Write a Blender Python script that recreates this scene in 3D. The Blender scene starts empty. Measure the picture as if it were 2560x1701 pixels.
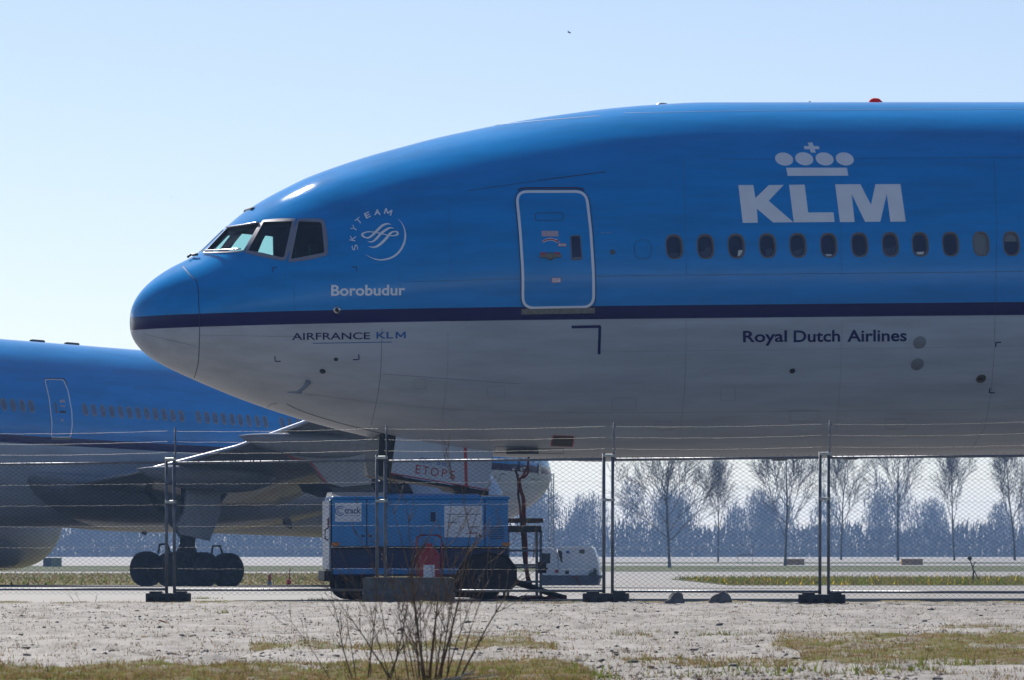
import bpy, bmesh, math, random
import numpy as np
from mathutils import Vector, Matrix
from mathutils.bvhtree import BVHTree
R = math.radians
rnd = random.Random(7)
scene = bpy.context.scene
col = scene.collection

# ------------------------------------------------------------------ camera, sky, sun, exposure
CAM_H, FPX, HOR, CX = 0.69, 14400.0, 1390.0, 1280.0      # eye height, focal length and horizon row on a 2560 px wide frame
cam = bpy.data.cameras.new("camera")
cam.sensor_width = 36.0
cam.lens = FPX / 2560 * 36
cam.shift_y = (HOR - 850.5) / 2560
cam.clip_start, cam.clip_end = 1.0, 9000.0
cam.dof.use_dof = True
cam.dof.focus_distance = 97.0
cam.dof.aperture_fstop = 18.0
camo = bpy.data.objects.new("camera", cam)
camo.location = (0, 0, CAM_H)
camo.rotation_euler = (R(90), 0, 0)
col.objects.link(camo)
scene.camera = camo

SUN_EL, SUN_AZ = 38.0, -20.0            # degrees; azimuth measured from straight ahead (+Y), negative = to the left
world = bpy.data.worlds.new("World")
scene.world = world
world.use_nodes = True
wn = world.node_tree
bg = wn.nodes["Background"]
sky = wn.nodes.new("ShaderNodeTexSky")
sky.sky_type = 'NISHITA'
sky.sun_disc = False
sky.sun_elevation = R(SUN_EL)
sky.sun_rotation = R(SUN_AZ)
sky.air_density, sky.dust_density, sky.ozone_density = 0.68, 0.32, 2.6
tint = wn.nodes.new('ShaderNodeMix'); tint.data_type = 'RGBA'; tint.blend_type = 'MULTIPLY'; tint.inputs[0].default_value = 1.0
tint.inputs[7].default_value = (1.035, .99, 1.0, 1)          # the whole sky a touch less green
wn.links.new(sky.outputs[0], tint.inputs[6]); wn.links.new(tint.outputs[2], bg.inputs[0])
bg.inputs[1].default_value = 0.0575
sl = bpy.data.lights.new("sun", 'SUN')
sl.energy = 4.4
sl.angle = R(0.53)
sl.color = (1.0, 0.95, 0.88)
so = bpy.data.objects.new("sun", sl)
sd = Vector((math.sin(R(SUN_AZ)) * math.cos(R(SUN_EL)), math.cos(R(SUN_AZ)) * math.cos(R(SUN_EL)), math.sin(R(SUN_EL))))
so.rotation_euler = sd.to_track_quat('Z', 'Y').to_euler()
so.location = sd * 60
col.objects.link(so)
scene.view_settings.view_transform = 'Standard'
scene.view_settings.look = 'None'
scene.view_settings.gamma = 1.0
scene.view_settings.use_curve_mapping = False
scene.view_settings.exposure = 0.78
scene.cycles.max_bounces = 8
scene.cycles.volume_bounces = 0
scene.cycles.transparent_max_bounces = 12
scene.cycles.caustics_reflective = False

# ------------------------------------------------------------------ helpers
def at(u, v, Y):
    """the point at depth Y seen at column u, row v of the photograph"""
    return Vector(((u - CX) / FPX * Y, Y, CAM_H + (HOR - v) / FPX * Y))

PROF = [(-200, .0), (20, .0), (84, .0), (95, -.02), (120, -.08), (205, -.35), (300, -.47), (400, -.53), (450, -.56), (560, -.28), (640, .05), (700, .25), (900, .40), (4000, .50)]
def gz(Y):
    return float(np.interp(Y, [p[0] for p in PROF], [p[1] for p in PROF]))

def tagit(o, label=None, cat=None, group=None, kind=None):
    if label: o['label'] = label
    if cat: o['category'] = cat
    if group: o['group'] = group
    if kind: o['kind'] = kind
    return o

def empty(name, loc=(0, 0, 0), label=None, cat=None, group=None, rz=0):
    o = bpy.data.objects.new(name, None)
    o.empty_display_size = .3
    o.location = loc
    o.rotation_euler = (0, 0, rz)
    col.objects.link(o)
    return tagit(o, label, cat, group)

def mesh_obj(name, verts, faces, mats, parent=None, smooth=False, midx=None):
    me = bpy.data.meshes.new(name)
    me.from_pydata([tuple(v) for v in verts], [], [tuple(f) for f in faces])
    for m in (mats if isinstance(mats, (list, tuple)) else [mats]):
        me.materials.append(m)
    if midx is not None:
        me.polygons.foreach_set('material_index', midx)
    if smooth:
        me.polygons.foreach_set('use_smooth', [True] * len(me.polygons))
    me.update()
    o = bpy.data.objects.new(name, me)
    col.objects.link(o)
    if parent: o.parent = parent
    return o

def copy_tree(o, parent=None):
    c = o.copy()
    col.objects.link(c)
    c.parent = parent
    for ch in list(o.children):
        copy_tree(ch, c)
    return c

class MB:
    """collects shapes (with a material slot each) into one mesh"""
    def __init__(s): s.v, s.f, s.m, s.sm = [], [], [], []
    def add(s, v, f, m=0, smooth=False):
        n = len(s.v); s.v += [tuple(p) for p in v]
        s.f += [tuple(i + n for i in q) for q in f]; s.m += [m] * len(f); s.sm += [smooth] * len(f)
        return s
    def box(s, c, d, m=0, rot=None, bev=0.0):
        bm = bmesh.new(); bmesh.ops.create_cube(bm, size=1)
        for v in bm.verts: v.co = Vector((v.co.x * d[0], v.co.y * d[1], v.co.z * d[2]))
        if bev: bmesh.ops.bevel(bm, geom=list(bm.edges), offset=bev, segments=2, affect='EDGES', profile=.5)
        M = Matrix.Translation(c) @ (rot.to_4x4() if rot else Matrix.Identity(4))
        bm.verts.index_update()
        s.add([M @ v.co for v in bm.verts], [[v.index for v in f.verts] for f in bm.faces], m, False)
        bm.free(); return s
    def tube(s, pts, r, n=6, m=0, cap=True, closed=False):
        pts = [Vector(p) for p in pts]; k = len(pts)
        rr = r if isinstance(r, (list, tuple)) else [r] * k
        vs, fs = [], []
        ref = None
        for i, p in enumerate(pts):
            t = (pts[(i + 1) % k] - pts[i - 1]) if closed else (pts[min(i + 1, k - 1)] - pts[max(i - 1, 0)])
            t = t.normalized() if t.length > 1e-9 else Vector((0, 0, 1))
            if ref is None:
                ref = Vector((0, 0, 1)) if abs(t.z) < .9 else Vector((1, 0, 0))
            a = t.cross(ref); a = a.normalized() if a.length > 1e-6 else t.orthogonal().normalized()
            b = t.cross(a).normalized(); ref = -b if False else ref
            if abs(t.dot(ref)) > .95: ref = b
            for j in range(n):
                w = 2 * math.pi * j / n
                vs.append(p + (a * math.cos(w) + b * math.sin(w)) * rr[i])
        for i in range(k if closed else k - 1):
            for j in range(n):
                i2 = (i + 1) % k
                fs.append((i * n + j, i * n + (j + 1) % n, i2 * n + (j + 1) % n, i2 * n + j))
        if cap and not closed:
            fs.append(tuple(range(n - 1, -1, -1))); fs.append(tuple((k - 1) * n + j for j in range(n)))
        return s.add(vs, fs, m, n > 4)
    def lathe(s, prof, c, ax, n=24, m=0, mats=None):
        """prof: (distance along ax, radius)"""
        ax = Vector(ax).normalized(); a = ax.orthogonal().normalized(); b = ax.cross(a); c = Vector(c)
        vs = [c + ax * x + (a * math.cos(2 * math.pi * j / n) + b * math.sin(2 * math.pi * j / n)) * max(r, 1e-4) for x, r in prof for j in range(n)]
        for i in range(len(prof) - 1):
            s.add([], [])
        base = len(s.v); s.v += [tuple(p) for p in vs]
        for i in range(len(prof) - 1):
            for j in range(n):
                s.f.append((base + i * n + j, base + (i + 1) * n + j, base + (i + 1) * n + (j + 1) % n, base + i * n + (j + 1) % n))
                s.m.append(mats[i] if mats else m); s.sm.append(True)
        return s
    def prism(s, poly, off, m=0):
        """poly: 3-D points of one face, off: vector to the other face"""
        n = len(poly); off = Vector(off)
        v = [Vector(p) for p in poly] + [Vector(p) + off for p in poly]
        f = [tuple(range(n)), tuple(range(2 * n - 1, n - 1, -1))] + [(i, n + i, n + (i + 1) % n, (i + 1) % n) for i in range(n)]
        return s.add(v, f, m)
    def loft(s, secs, m=0, caps=True):
        n = len(secs[0]); v = [p for q in secs for p in q]; f = []
        for i in range(len(secs) - 1):
            for j in range(n):
                f.append((i * n + j, i * n + (j + 1) % n, (i + 1) * n + (j + 1) % n, (i + 1) * n + j))
        s.add(v, f, m, True)
        if caps:
            s.add(secs[0], [tuple(range(n - 1, -1, -1))], m); s.add(secs[-1], [tuple(range(n))], m)
        return s
    def build(s, name, mats, parent=None, fix=False):
        o = mesh_obj(name, s.v, s.f, mats, parent, False, s.m)
        o.data.polygons.foreach_set('use_smooth', s.sm)
        if fix:
            bm = bmesh.new(); bm.from_mesh(o.data); bmesh.ops.recalc_face_normals(bm, faces=list(bm.faces)); bm.to_mesh(o.data); bm.free()
        return o

def vnoise(x, y, seed=0):
    """value noise on numpy arrays"""
    xi, yi = np.floor(x).astype(np.int64), np.floor(y).astype(np.int64)
    xf, yf = x - xi, y - yi
    u, v = xf * xf * (3 - 2 * xf), yf * yf * (3 - 2 * yf)
    def h(a, b):
        n = (a * 374761393 + b * 668265263 + seed * 974634533) & 0x7fffffff
        n = ((n ^ (n >> 13)) * 1274126177) & 0x7fffffff
        return ((n ^ (n >> 16)) & 0xffff) / 65535.0
    return (h(xi, yi) * (1 - u) + h(xi + 1, yi) * u) * (1 - v) + (h(xi, yi + 1) * (1 - u) + h(xi + 1, yi + 1) * u) * v

# ------------------------------------------------------------------ materials
def mat(name, c, rough=.5, metal=0.0, var=.12, scale=4.0, bump=0.0, bscale=40.0, coat=0.0, spec=.5, c2=None, stretch=(1, 1, 1), emit=None):
    m = bpy.data.materials.new(name); m.use_nodes = True
    nt = m.node_tree; b = nt.nodes["Principled BSDF"]
    b.inputs['Roughness'].default_value = rough; b.inputs['Metallic'].default_value = metal
    b.inputs['Specular IOR Level'].default_value = spec
    b.inputs['Coat Weight'].default_value = coat; b.inputs['Coat Roughness'].default_value = .06
    tc = nt.nodes.new("ShaderNodeTexCoord"); mp = nt.nodes.new("ShaderNodeMapping"); mp.inputs['Scale'].default_value = stretch
    nt.links.new(tc.outputs['Object'], mp.inputs[0])
    nz = nt.nodes.new("ShaderNodeTexNoise"); nz.inputs['Scale'].default_value = scale; nz.inputs['Detail'].default_value = 5
    nt.links.new(mp.outputs[0], nz.inputs[0])
    rp = nt.nodes.new("ShaderNodeValToRGB")
    k = c2 or tuple(x * (1 - var) for x in c); q = c if c2 else tuple(min(1, x * (1 + var)) for x in c)
    rp.color_ramp.elements[0].position = .34; rp.color_ramp.elements[1].position = .66
    rp.color_ramp.elements[0].color = (*k, 1); rp.color_ramp.elements[1].color = (*q, 1)
    nt.links.new(nz.outputs['Fac'], rp.inputs[0]); nt.links.new(rp.outputs[0], b.inputs['Base Color'])
    if bump:
        n2 = nt.nodes.new("ShaderNodeTexNoise"); n2.inputs['Scale'].default_value = bscale; n2.inputs['Detail'].default_value = 4
        nt.links.new(mp.outputs[0], n2.inputs[0])
        bp = nt.nodes.new("ShaderNodeBump"); bp.inputs['Strength'].default_value = 1; bp.inputs['Distance'].default_value = bump
        nt.links.new(n2.outputs['Fac'], bp.inputs['Height']); nt.links.new(bp.outputs[0], b.inputs['Normal'])
    return m

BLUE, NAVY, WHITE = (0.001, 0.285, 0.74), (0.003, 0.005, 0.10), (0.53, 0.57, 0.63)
def livery(name, ztop, zbot):
    """light blue over navy over pale grey, split at two heights of the fuselage, with streaks of grime and wavy skin panels"""
    m = mat(name, (1, 1, 1), rough=.12, coat=.0, var=.0, spec=.25)
    nt = m.node_tree; b = nt.nodes["Principled BSDF"]; b.inputs['Coat Weight'].default_value = .0; b.inputs['Coat Roughness'].default_value = .34; b.inputs['Coat IOR'].default_value = 1.3
    tc = nt.nodes.new("ShaderNodeTexCoord"); sx = nt.nodes.new("ShaderNodeSeparateXYZ"); nt.links.new(tc.outputs['Object'], sx.inputs[0])
    def gt(v):
        n = nt.nodes.new("ShaderNodeMath"); n.operation = 'GREATER_THAN'; n.inputs[1].default_value = v; nt.links.new(sx.outputs['Z'], n.inputs[0]); return n
    def mix(f, a, c, mode='MIX'):
        n = nt.nodes.new("ShaderNodeMix"); n.data_type = 'RGBA'; n.blend_type = mode
        for i, x in ((0, f), (6, a), (7, c)):
            if isinstance(x, (int, float)): n.inputs[i].default_value = x
            elif isinstance(x, tuple): n.inputs[i].default_value = (*x, 1)
            else: nt.links.new(x, n.inputs[i])
        return n.outputs[2]
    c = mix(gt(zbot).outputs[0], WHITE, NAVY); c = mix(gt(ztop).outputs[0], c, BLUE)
    mp = nt.nodes.new("ShaderNodeMapping"); mp.inputs['Scale'].default_value = (.25, 1, 2.2); nt.links.new(tc.outputs['Object'], mp.inputs[0])
    nz = nt.nodes.new("ShaderNodeTexNoise"); nz.inputs['Scale'].default_value = 1.6; nz.inputs['Detail'].default_value = 7; nz.inputs['Roughness'].default_value = .65; nt.links.new(mp.outputs[0], nz.inputs[0])
    rp = nt.nodes.new("ShaderNodeValToRGB"); rp.color_ramp.elements[0].position = .35; rp.color_ramp.elements[0].color = (.80, .80, .80, 1); rp.color_ramp.elements[1].position = .6; rp.color_ramp.elements[1].color = (1, 1, 1, 1)
    nt.links.new(nz.outputs['Fac'], rp.inputs[0]); c = mix(1.0, c, rp.outputs[0], 'MULTIPLY')
    nt.links.new(c, b.inputs['Base Color'])
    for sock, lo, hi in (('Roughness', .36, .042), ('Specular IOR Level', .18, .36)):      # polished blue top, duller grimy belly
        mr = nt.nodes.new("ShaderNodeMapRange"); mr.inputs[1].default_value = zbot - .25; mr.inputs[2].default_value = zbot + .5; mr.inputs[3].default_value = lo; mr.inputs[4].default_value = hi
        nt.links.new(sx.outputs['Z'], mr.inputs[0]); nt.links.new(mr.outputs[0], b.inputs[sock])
    m2 = nt.nodes.new("ShaderNodeMapping"); m2.inputs['Scale'].default_value = (.5, 2.5, 2.5); nt.links.new(tc.outputs['Object'], m2.inputs[0])
    n2 = nt.nodes.new("ShaderNodeTexNoise"); n2.inputs['Scale'].default_value = 1.4; n2.inputs['Detail'].default_value = 3; nt.links.new(m2.outputs[0], n2.inputs[0])
    bp = nt.nodes.new("ShaderNodeBump"); bp.inputs['Strength'].default_value = 1; bp.inputs['Distance'].default_value = .0045
    nt.links.new(n2.outputs['Fac'], bp.inputs['Height']); nt.links.new(bp.outputs[0], b.inputs['Normal']); nt.links.new(bp.outputs[0], b.inputs['Coat Normal'])
    return m

def glass(name, tint, mixf=.12):
    m = bpy.data.materials.new(name); m.use_nodes = True; nt = m.node_tree; nt.nodes.clear()
    o = nt.nodes.new("ShaderNodeOutputMaterial"); t = nt.nodes.new("ShaderNodeBsdfTransparent"); t.inputs[0].default_value = (*tint, 1)
    g = nt.nodes.new("ShaderNodeBsdfGlossy"); g.inputs['Roughness'].default_value = .03; g.inputs['Color'].default_value = (.9, .95, 1, 1)
    mx = nt.nodes.new("ShaderNodeMixShader"); mx.inputs[0].default_value = .06; nt.links.new(t.outputs[0], mx.inputs[1]); nt.links.new(g.outputs[0], mx.inputs[2]); nt.links.new(mx.outputs[0], o.inputs[0])
    return m

def leafy(name, c, var=.3):
    """thin leaf or blade: half the light passes through"""
    m = mat(name, c, .8, var=var, scale=3, spec=.2); nt = m.node_tree; b = nt.nodes["Principled BSDF"]; out = nt.nodes["Material Output"]
    t = nt.nodes.new("ShaderNodeBsdfTranslucent"); mx = nt.nodes.new("ShaderNodeMixShader"); mx.inputs[0].default_value = .5
    nt.links.new(b.inputs['Base Color'].links[0].from_socket, t.inputs[0]); nt.links.new(b.outputs[0], mx.inputs[1]); nt.links.new(t.outputs[0], mx.inputs[2]); nt.links.new(mx.outputs[0], out.inputs[0])
    return m
M = dict(
    white=mat("lettering_white", (.88, .88, .92), .35, coat=.0, var=.03),
    navy=mat("lettering_navy", NAVY, .35, var=.05),
    midblue=mat("lettering_blue", (.03, .13, .40), .35, var=.05),
    red=mat("red_paint", (.42, .02, .03), .4, var=.15),
    seam=mat("seam_dark", (.015, .03, .07), .7, var=.1),
    grey=mat("grey_paint", (.27, .285, .32), .4, var=.1, coat=.2),
    framegrey=mat("window_surround_grey", (.24, .24, .30), .45, var=.08),
    winring=mat("window_ring", (.16, .13, .13), .45, var=.1),
    reveal=mat("window_reveal", (.30, .27, .26), .5, var=.05),
    pane=mat("cabin_pane", (.014, .02, .07), .15, var=.2, spec=.4),
    shade=mat("window_shade_and_patch", (.75, .75, .72), .6, var=.03),
    shadegrey=mat("window_shade_grey", (.16, .18, .20), .5, var=.05),
    interior=mat("cockpit_dark", (.03, .035, .045), .8, var=.2),
    dark=mat("dark_metal", (.02, .021, .024), .5, var=.2),
    tyre=mat("tyre_rubber", (.006, .006, .007), .9, var=.2, bump=.004, bscale=30),
    rim=mat("wheel_rim", (.25, .25, .26), .45, .5, var=.1),
    steel=mat("galvanised_steel", (.15, .165, .195), .5, .35, var=.25, scale=9),
    clampm=mat("clamp_zinc", (.42, .44, .42), .4, .8, var=.2),
    tension=mat("tension_wire_zinc", (.06, .057, .052), .6, .0, var=.3),
    wire=mat("fence_wire", (.025, .027, .035), .6, .0, var=.2),
    barb=mat("barbed_wire_zinc", (.022, .021, .02), .55, .15, var=.2),
    alu=mat("bare_aluminium", (.62, .62, .64), .25, .9, var=.06),
    sill=mat("worn_sill", (.20, .19, .16), .6, .2, var=.2, scale=20),
    wing=mat("wing_grey", (.19, .20, .22), .4, var=.12, coat=.2),
    slat=mat("wing_edge_metal", (.75, .76, .78), .3, .85, var=.05),
    cowl=mat("engine_cowl", (.34, .41, .54), .3, var=.06, coat=.4),
    gpublue=mat("power_unit_blue", (.003, .23, .56), .4, var=.12, scale=2, coat=.2),
    gpunavy=mat("power_unit_navy", (.006, .025, .09), .5, var=.2),
    gpuend=mat("power_unit_end_metal", (.20, .28, .40), .4, .1, var=.2, scale=6),
    placard=mat("placard_white", (.80, .81, .86), .5, var=.04),
    orange=mat("reflector_orange", (.62, .20, .02), .4, var=.1),
    footgrey=mat('foot_grey_plastic', (.05, .053, .06), .8, var=.25, scale=12),
    black=mat("black_paint", (.01, .01, .011), .6, var=.2),
    concrete=mat("block_concrete", (.13, .13, .125), .9, var=.3, scale=8, bump=.006, bscale=60),
    wood=mat("board_wood", (.11, .055, .03), .75, var=.3, scale=6, stretch=(1, 6, 6)),
    hose=mat("cable_red", (.20, .025, .015), .55, var=.25, scale=8),
    blackhose=mat("cable_black", (.015, .012, .012), .6, var=.2),
    rock=mat("rock_grey", (.17, .165, .16), .95, var=.35, scale=7, bump=.02, bscale=22),
    bark=mat("bark_grey_brown", (.075, .06, .052), .9, var=.3, scale=3),
    twig=mat("twig_brown", (.15, .095, .06), .75, var=.35, scale=14),
    rust=mat("rusty_brown_box", (.55, .26, .03), .8, var=.3, scale=4),
    olive=mat("olive_box", (.22, .25, .10), .8, var=.2),
    gsewhite=mat("ground_unit_white", (.88, .89, .92), .4, var=.1, scale=3, coat=.2),
    gsebase=mat("ground_unit_base", (.10, .12, .16), .5, var=.2),
    green=mat("green_can", (.015, .07, .03), .5, var=.1),
    beacon=leafy("beacon_red", (.85, .012, .008), .05),
    cockpitglass=glass("cockpit_glass", (.62, .86, .84)),
    birdm=mat("bird_dark", (.05, .045, .04), .8),
    yellow=leafy("flower_yellow", (.62, .42, .02), .2),
)
# ------------------------------------------------------------------ haze, ground, far strips
def bands(name, rows, X0, X1, m, kind='structure', nx=2):
    v, f = [], []
    for Y, z in rows:
        for i in range(nx): v.append((X0 + (X1 - X0) * i / (nx - 1), Y, z))
    for j in range(len(rows) - 1):
        for i in range(nx - 1): f.append((j * nx + i, j * nx + i + 1, (j + 1) * nx + i + 1, (j + 1) * nx + i))
    o = mesh_obj(name, v, f, m); o['kind'] = kind
    return o

m_apron = mat("apron_concrete", (.13, .123, .118), .74, spec=.30, var=.10, scale=.35, bump=.004, bscale=12)
m_grassfar = mat("far_grass", (.14, .11, .045), .95, spec=.05, c2=(.12, .115, .045), scale=.12)
m_grassgreen = mat("far_green_grass", (.065, .085, .025), .95, spec=.05, c2=(.09, .09, .035), scale=.2)
m_grassflow = mat("flower_strip_grass", (.07, .095, .02), .95, spec=.05, c2=(.10, .09, .025), scale=.3)
gY = [60, 84, 95, 120, 160, 205, 250, 300, 350, 400, 450, 500, 560, 600, 640, 700, 900, 1500, 2600]
bands("ground", [(Y, gz(Y) - .012) for Y in gY], -900, 900, m_apron)
bands("grass_verge", [(Y, gz(Y) + .004) for Y in (206, 250, 300, 350, 398)], -140, -1.8, m_grassfar)
bands("grass_verge", [(Y, gz(Y) + .004) for Y in (455, 500, 560)], -260, 260, m_grassgreen)
bands("grass_verge", [(Y, gz(Y) + .004) for Y in (203, 250, 283)], 7.7, 90, m_grassflow)
bands("grass_verge", [(Y, gz(Y) + .004) for Y in (600, 625)], 6, 60, m_grassgreen)

# dusty foreground: one relief sheet
gx = np.linspace(-13, 13, 330); 
ys = [26.0]
while ys[-1] < 85.6: ys.append(ys[-1] + .045 * (ys[-1] / 30) ** 1.15)
ysn = np.array(ys); GX, GY = np.meshgrid(gx, ysn)
def dirt_h(X, Y):
    h = (vnoise(X * .9, Y * .35, 1) - .5) * .030 + (vnoise(X * 3.1, Y * 1.3, 2) - .5) * .022
    h += (vnoise(X * 9, Y * 4.2, 3) - .5) * .028 + (vnoise(X * 20, Y * 11, 4) - .5) * .026
    lump = vnoise(X * 6.5 + 3, Y * 2.6, 5); h += np.clip(lump - .76, 0, 1) * .11 * (.4 + vnoise(X * 25, Y * 14, 6))
    h += .022 * (np.exp(-((X + 2.6 - .02 * Y) / .14) ** 2) * -1 + np.exp(-((X + 2.35 - .02 * Y) / .1) ** 2)) * vnoise(X * 3, Y * .6, 8)
    fade = np.clip((85.6 - Y) / 4.0, 0.15, 1)
    return h * fade + .004 + np.clip((Y - 84.2) / 1.4, 0, 1) * -.03
def grass_d(X, Y):
    """how grassy the dirt is at a place, 0..1"""
    U = CX + X / Y * FPX; V = HOR + .69 / Y * FPX
    n = vnoise(X * 1.6, Y * .55, 11) * .6 + vnoise(X * 5, Y * 2.0, 12) * .4
    g = np.zeros_like(X)
    def blob(u0, u1, v0, v1, s, soft=40.):
        e = np.clip(np.minimum.reduce([(U - u0) / soft + .5, (u1 - U) / soft + .5, (V - v0) / 12 + .5, (v1 - V) / 12 + .5]), 0, 1)
        return e * s
    g = np.maximum(g, blob(-200, 640, 1676, 1730, .95)); g = np.maximum(g, blob(240, 1480, 1664, 1730, .95))
    g = np.maximum(g, blob(620, 1400, 1612, 1634, .85)); g = np.maximum(g, blob(1130, 1340, 1598, 1618, .9))
    g = np.maximum(g, blob(1930, 2700, 1592, 1626, .9)); g = np.maximum(g, blob(2000, 2500, 1620, 1664, .95)); g = np.maximum(g, blob(2480, 2700, 1630, 1668, .9))
    g = np.maximum(g, blob(1520, 2000, 1650, 1676, .62)); g = np.maximum(g, blob(2340, 2700, 1562, 1580, .65)); g = np.maximum(g, blob(1270, 1640, 1585, 1605, .5))
    g = np.maximum(g, blob(-200, 2700, 1492, 1510, 1.15)); g = np.maximum(g, blob(1300, 1460, 1660, 1720, 1.0))
    return np.clip((g + n - 1.08) * 2.6 + .10 * (g > 0), 0, 1) * (g > .05)
GZ = dirt_h(GX, GY); GD = grass_d(GX, GY)
GZ = GZ + GD * (.006 + .03 * vnoise(GX * 14, GY * 9, 21))
ny, nx = GX.shape
idx = np.arange(ny * nx).reshape(ny, nx)
quads = np.stack([idx[:-1, :-1], idx[:-1, 1:], idx[1:, 1:], idx[1:, :-1]], -1).reshape(-1, 4)
me = bpy.data.meshes.new("dirt_ground")
me.from_pydata(np.stack([GX, GY, GZ], -1).reshape(-1, 3).tolist(), [], quads.tolist())
at_ = me.attributes.new("grassy", 'FLOAT', 'POINT'); at_.data.foreach_set('value', GD.reshape(-1).astype(np.float32))
me.polygons.foreach_set('use_smooth', [True] * len(me.polygons))
m_dirt = mat("dusty_sand", (.20, .19, .182), .83, c2=(.085, .078, .072), scale=1.1, stretch=(1, .45, 1), bump=.010, bscale=26, spec=.3)
nt = m_dirt.node_tree; b = nt.nodes["Principled BSDF"]; src = b.inputs['Base Color'].links[0].from_socket
an = nt.nodes.new("ShaderNodeAttribute"); an.attribute_name = "grassy"
gr = nt.nodes.new("ShaderNodeValToRGB"); gr.color_ramp.elements[0].color = (.13, .092, .048, 1); gr.color_ramp.elements[1].color = (.10, .11, .026, 1)
gr.color_ramp.elements[0].position = .38; gr.color_ramp.elements[1].position = .62
gn = nt.nodes.new("ShaderNodeTexNoise"); gn.inputs['Scale'].default_value = 2.2; gn.inputs['Detail'].default_value = 6
tcn = nt.nodes.new("ShaderNodeTexCoord"); nt.links.new(tcn.outputs['Object'], gn.inputs[0]); nt.links.new(gn.outputs['Fac'], gr.inputs[0])
mx = nt.nodes.new("ShaderNodeMix"); mx.data_type = 'RGBA'
nt.links.new(an.outputs['Fac'], mx.inputs[0]); nt.links.new(src, mx.inputs[6]); nt.links.new(gr.outputs[0], mx.inputs[7]); nt.links.new(mx.outputs[2], b.inputs['Base Color'])
sp_ = nt.nodes.new('ShaderNodeMapRange'); sp_.inputs[3].default_value = .42; sp_.inputs[4].default_value = .02; nt.links.new(an.outputs['Fac'], sp_.inputs[0]); nt.links.new(sp_.outputs[0], b.inputs['Specular IOR Level'])
me.materials.append(m_dirt)
dg_o = bpy.data.objects.new("dirt_ground", me); col.objects.link(dg_o); dg_o['kind'] = 'structure'
def dz(x, y):
    return float(dirt_h(np.array([x]), np.array([y]))[0])

# short grass, dry tufts and clods lying on the dirt (nobody could count them)
def blades(name, pts, hfun, mats, seed, w=.006, lean=.5):
    r = np.random.default_rng(seed); n = len(pts)
    P = np.array(pts); h = hfun(r, n); a = r.uniform(0, 2 * np.pi, n); l = r.uniform(0, lean, n) * h; b = r.uniform(0, 2 * np.pi, n)
    dx, dy = np.cos(a) * w, np.sin(a) * w
    v0 = P + np.stack([dx, dy, np.zeros(n)], -1); v1 = P - np.stack([dx, dy, np.zeros(n)], -1); v2 = P + np.stack([np.cos(b) * l, np.sin(b) * l, h], -1)
    V = np.stack([v0, v1, v2], 1).reshape(-1, 3)
    me = bpy.data.meshes.new(name); me.from_pydata(V.tolist(), [], np.arange(3 * n).reshape(-1, 3).tolist())
    for m in mats: me.materials.append(m)
    me.polygons.foreach_set('material_index', r.integers(0, len(mats), n).tolist())
    o = bpy.data.objects.new(name, me); col.objects.link(o); o['kind'] = 'stuff'
    return o
g1 = leafy("grass_green", (.115, .15, .02)); g2 = leafy("grass_olive", (.15, .13, .04)); g3 = leafy("grass_dry", (.20, .13, .065)); g5 = leafy("weed_brown", (.11, .07, .04)); g4 = leafy("grass_straw", (.34, .28, .17), .2)
rg = np.random.default_rng(3)
cand_y = 30.2 + (84.6 - 30.2) * rg.random(800000) ** 1.7; cand_x = rg.uniform(-1, 1, 800000) * (cand_y * .092 + .3)
dens = grass_d(cand_x, cand_y); keep = rg.random(800000) < dens * .8
sx_, sy_ = cand_x[keep], cand_y[keep]
blades("short_grass", np.stack([sx_, sy_, dirt_h(sx_, sy_)], -1), lambda r, n: r.gamma(3, .006, n) + .010, [g1, g3, g3, g3, g2], 5, .005, 1.1)
# scattered dry tufts
tp = []
for _ in range(3200):
    y = 31 + 53 * rg.random() ** 1.4; x = rg.uniform(-1, 1) * (y * .09)
    k = int(rg.integers(4, 22)); s = rg.uniform(.03, .16)
    tp += [(x + rg.normal() * s, y + rg.normal() * s, 0) for _ in range(k)]
tp = np.array(tp); tp[:, 2] = dirt_h(tp[:, 0], tp[:, 1])
blades("dry_weeds", tp, lambda r, n: r.gamma(2.2, .0065, n) + .005, [g5, g2, g3, g5, g3], 6, .0035, 1.2)
# greener clumps
tp = []
for (u, v, k) in [(830, 1694, 260), (1250, 1690, 200), (1330, 1680, 200), (1450, 1694, 200), (60, 1692, 120), (2405, 1668, 160), (2180, 1684, 90), (2120, 1690, 80), (1740, 1690, 60), (1955, 1690, 90), (1590, 1592, 70), (1790, 1594, 90), (2440, 1640, 120), (560, 1538, 60), (745, 1612, 60), (1430, 1700, 160), (2300, 1682, 60), (1830, 1678, 50), (500, 1494, 120), (1560, 1498, 90), (2300, 1500, 50), (800, 1497, 90), (1300, 1497, 90), (1960, 1500, 60)]:
    y = .69 * FPX / (v - HOR); x = (u - CX) / FPX * y; s = .10
    tp += [(x + rg.normal() * s * 1.4, y + rg.normal() * s * 2, 0) for _ in range(k)]
tp = np.array(tp); tp[:, 2] = dirt_h(tp[:, 0], tp[:, 1])
blades("green_tufts", tp, lambda r, n: r.gamma(3, .010, n) + .012, [g1, g1, g2], 8, .005, .9)
clb = MB()
for _ in range(800):
    y = 30.6 + 53 * rg.random() ** 1.5; x = rg.uniform(-1, 1) * y * .09
    r_ = .006 + .022 * rg.random() ** 7; z = dz(x, y)
    bm = bmesh.new(); bmesh.ops.create_icosphere(bm, subdivisions=1, radius=1)
    for v_ in bm.verts:
        k = r_ * rg.uniform(.65, 1.25); v_.co = Vector((v_.co.x * k * 1.5 + x, v_.co.y * k * 1.3 + y, v_.co.z * k * .75 + z + r_ * .25))
    bm.verts.index_update(); clb.add([v_.co for v_ in bm.verts], [[q.index for q in f.verts] for f in bm.faces]); bm.free()
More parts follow.
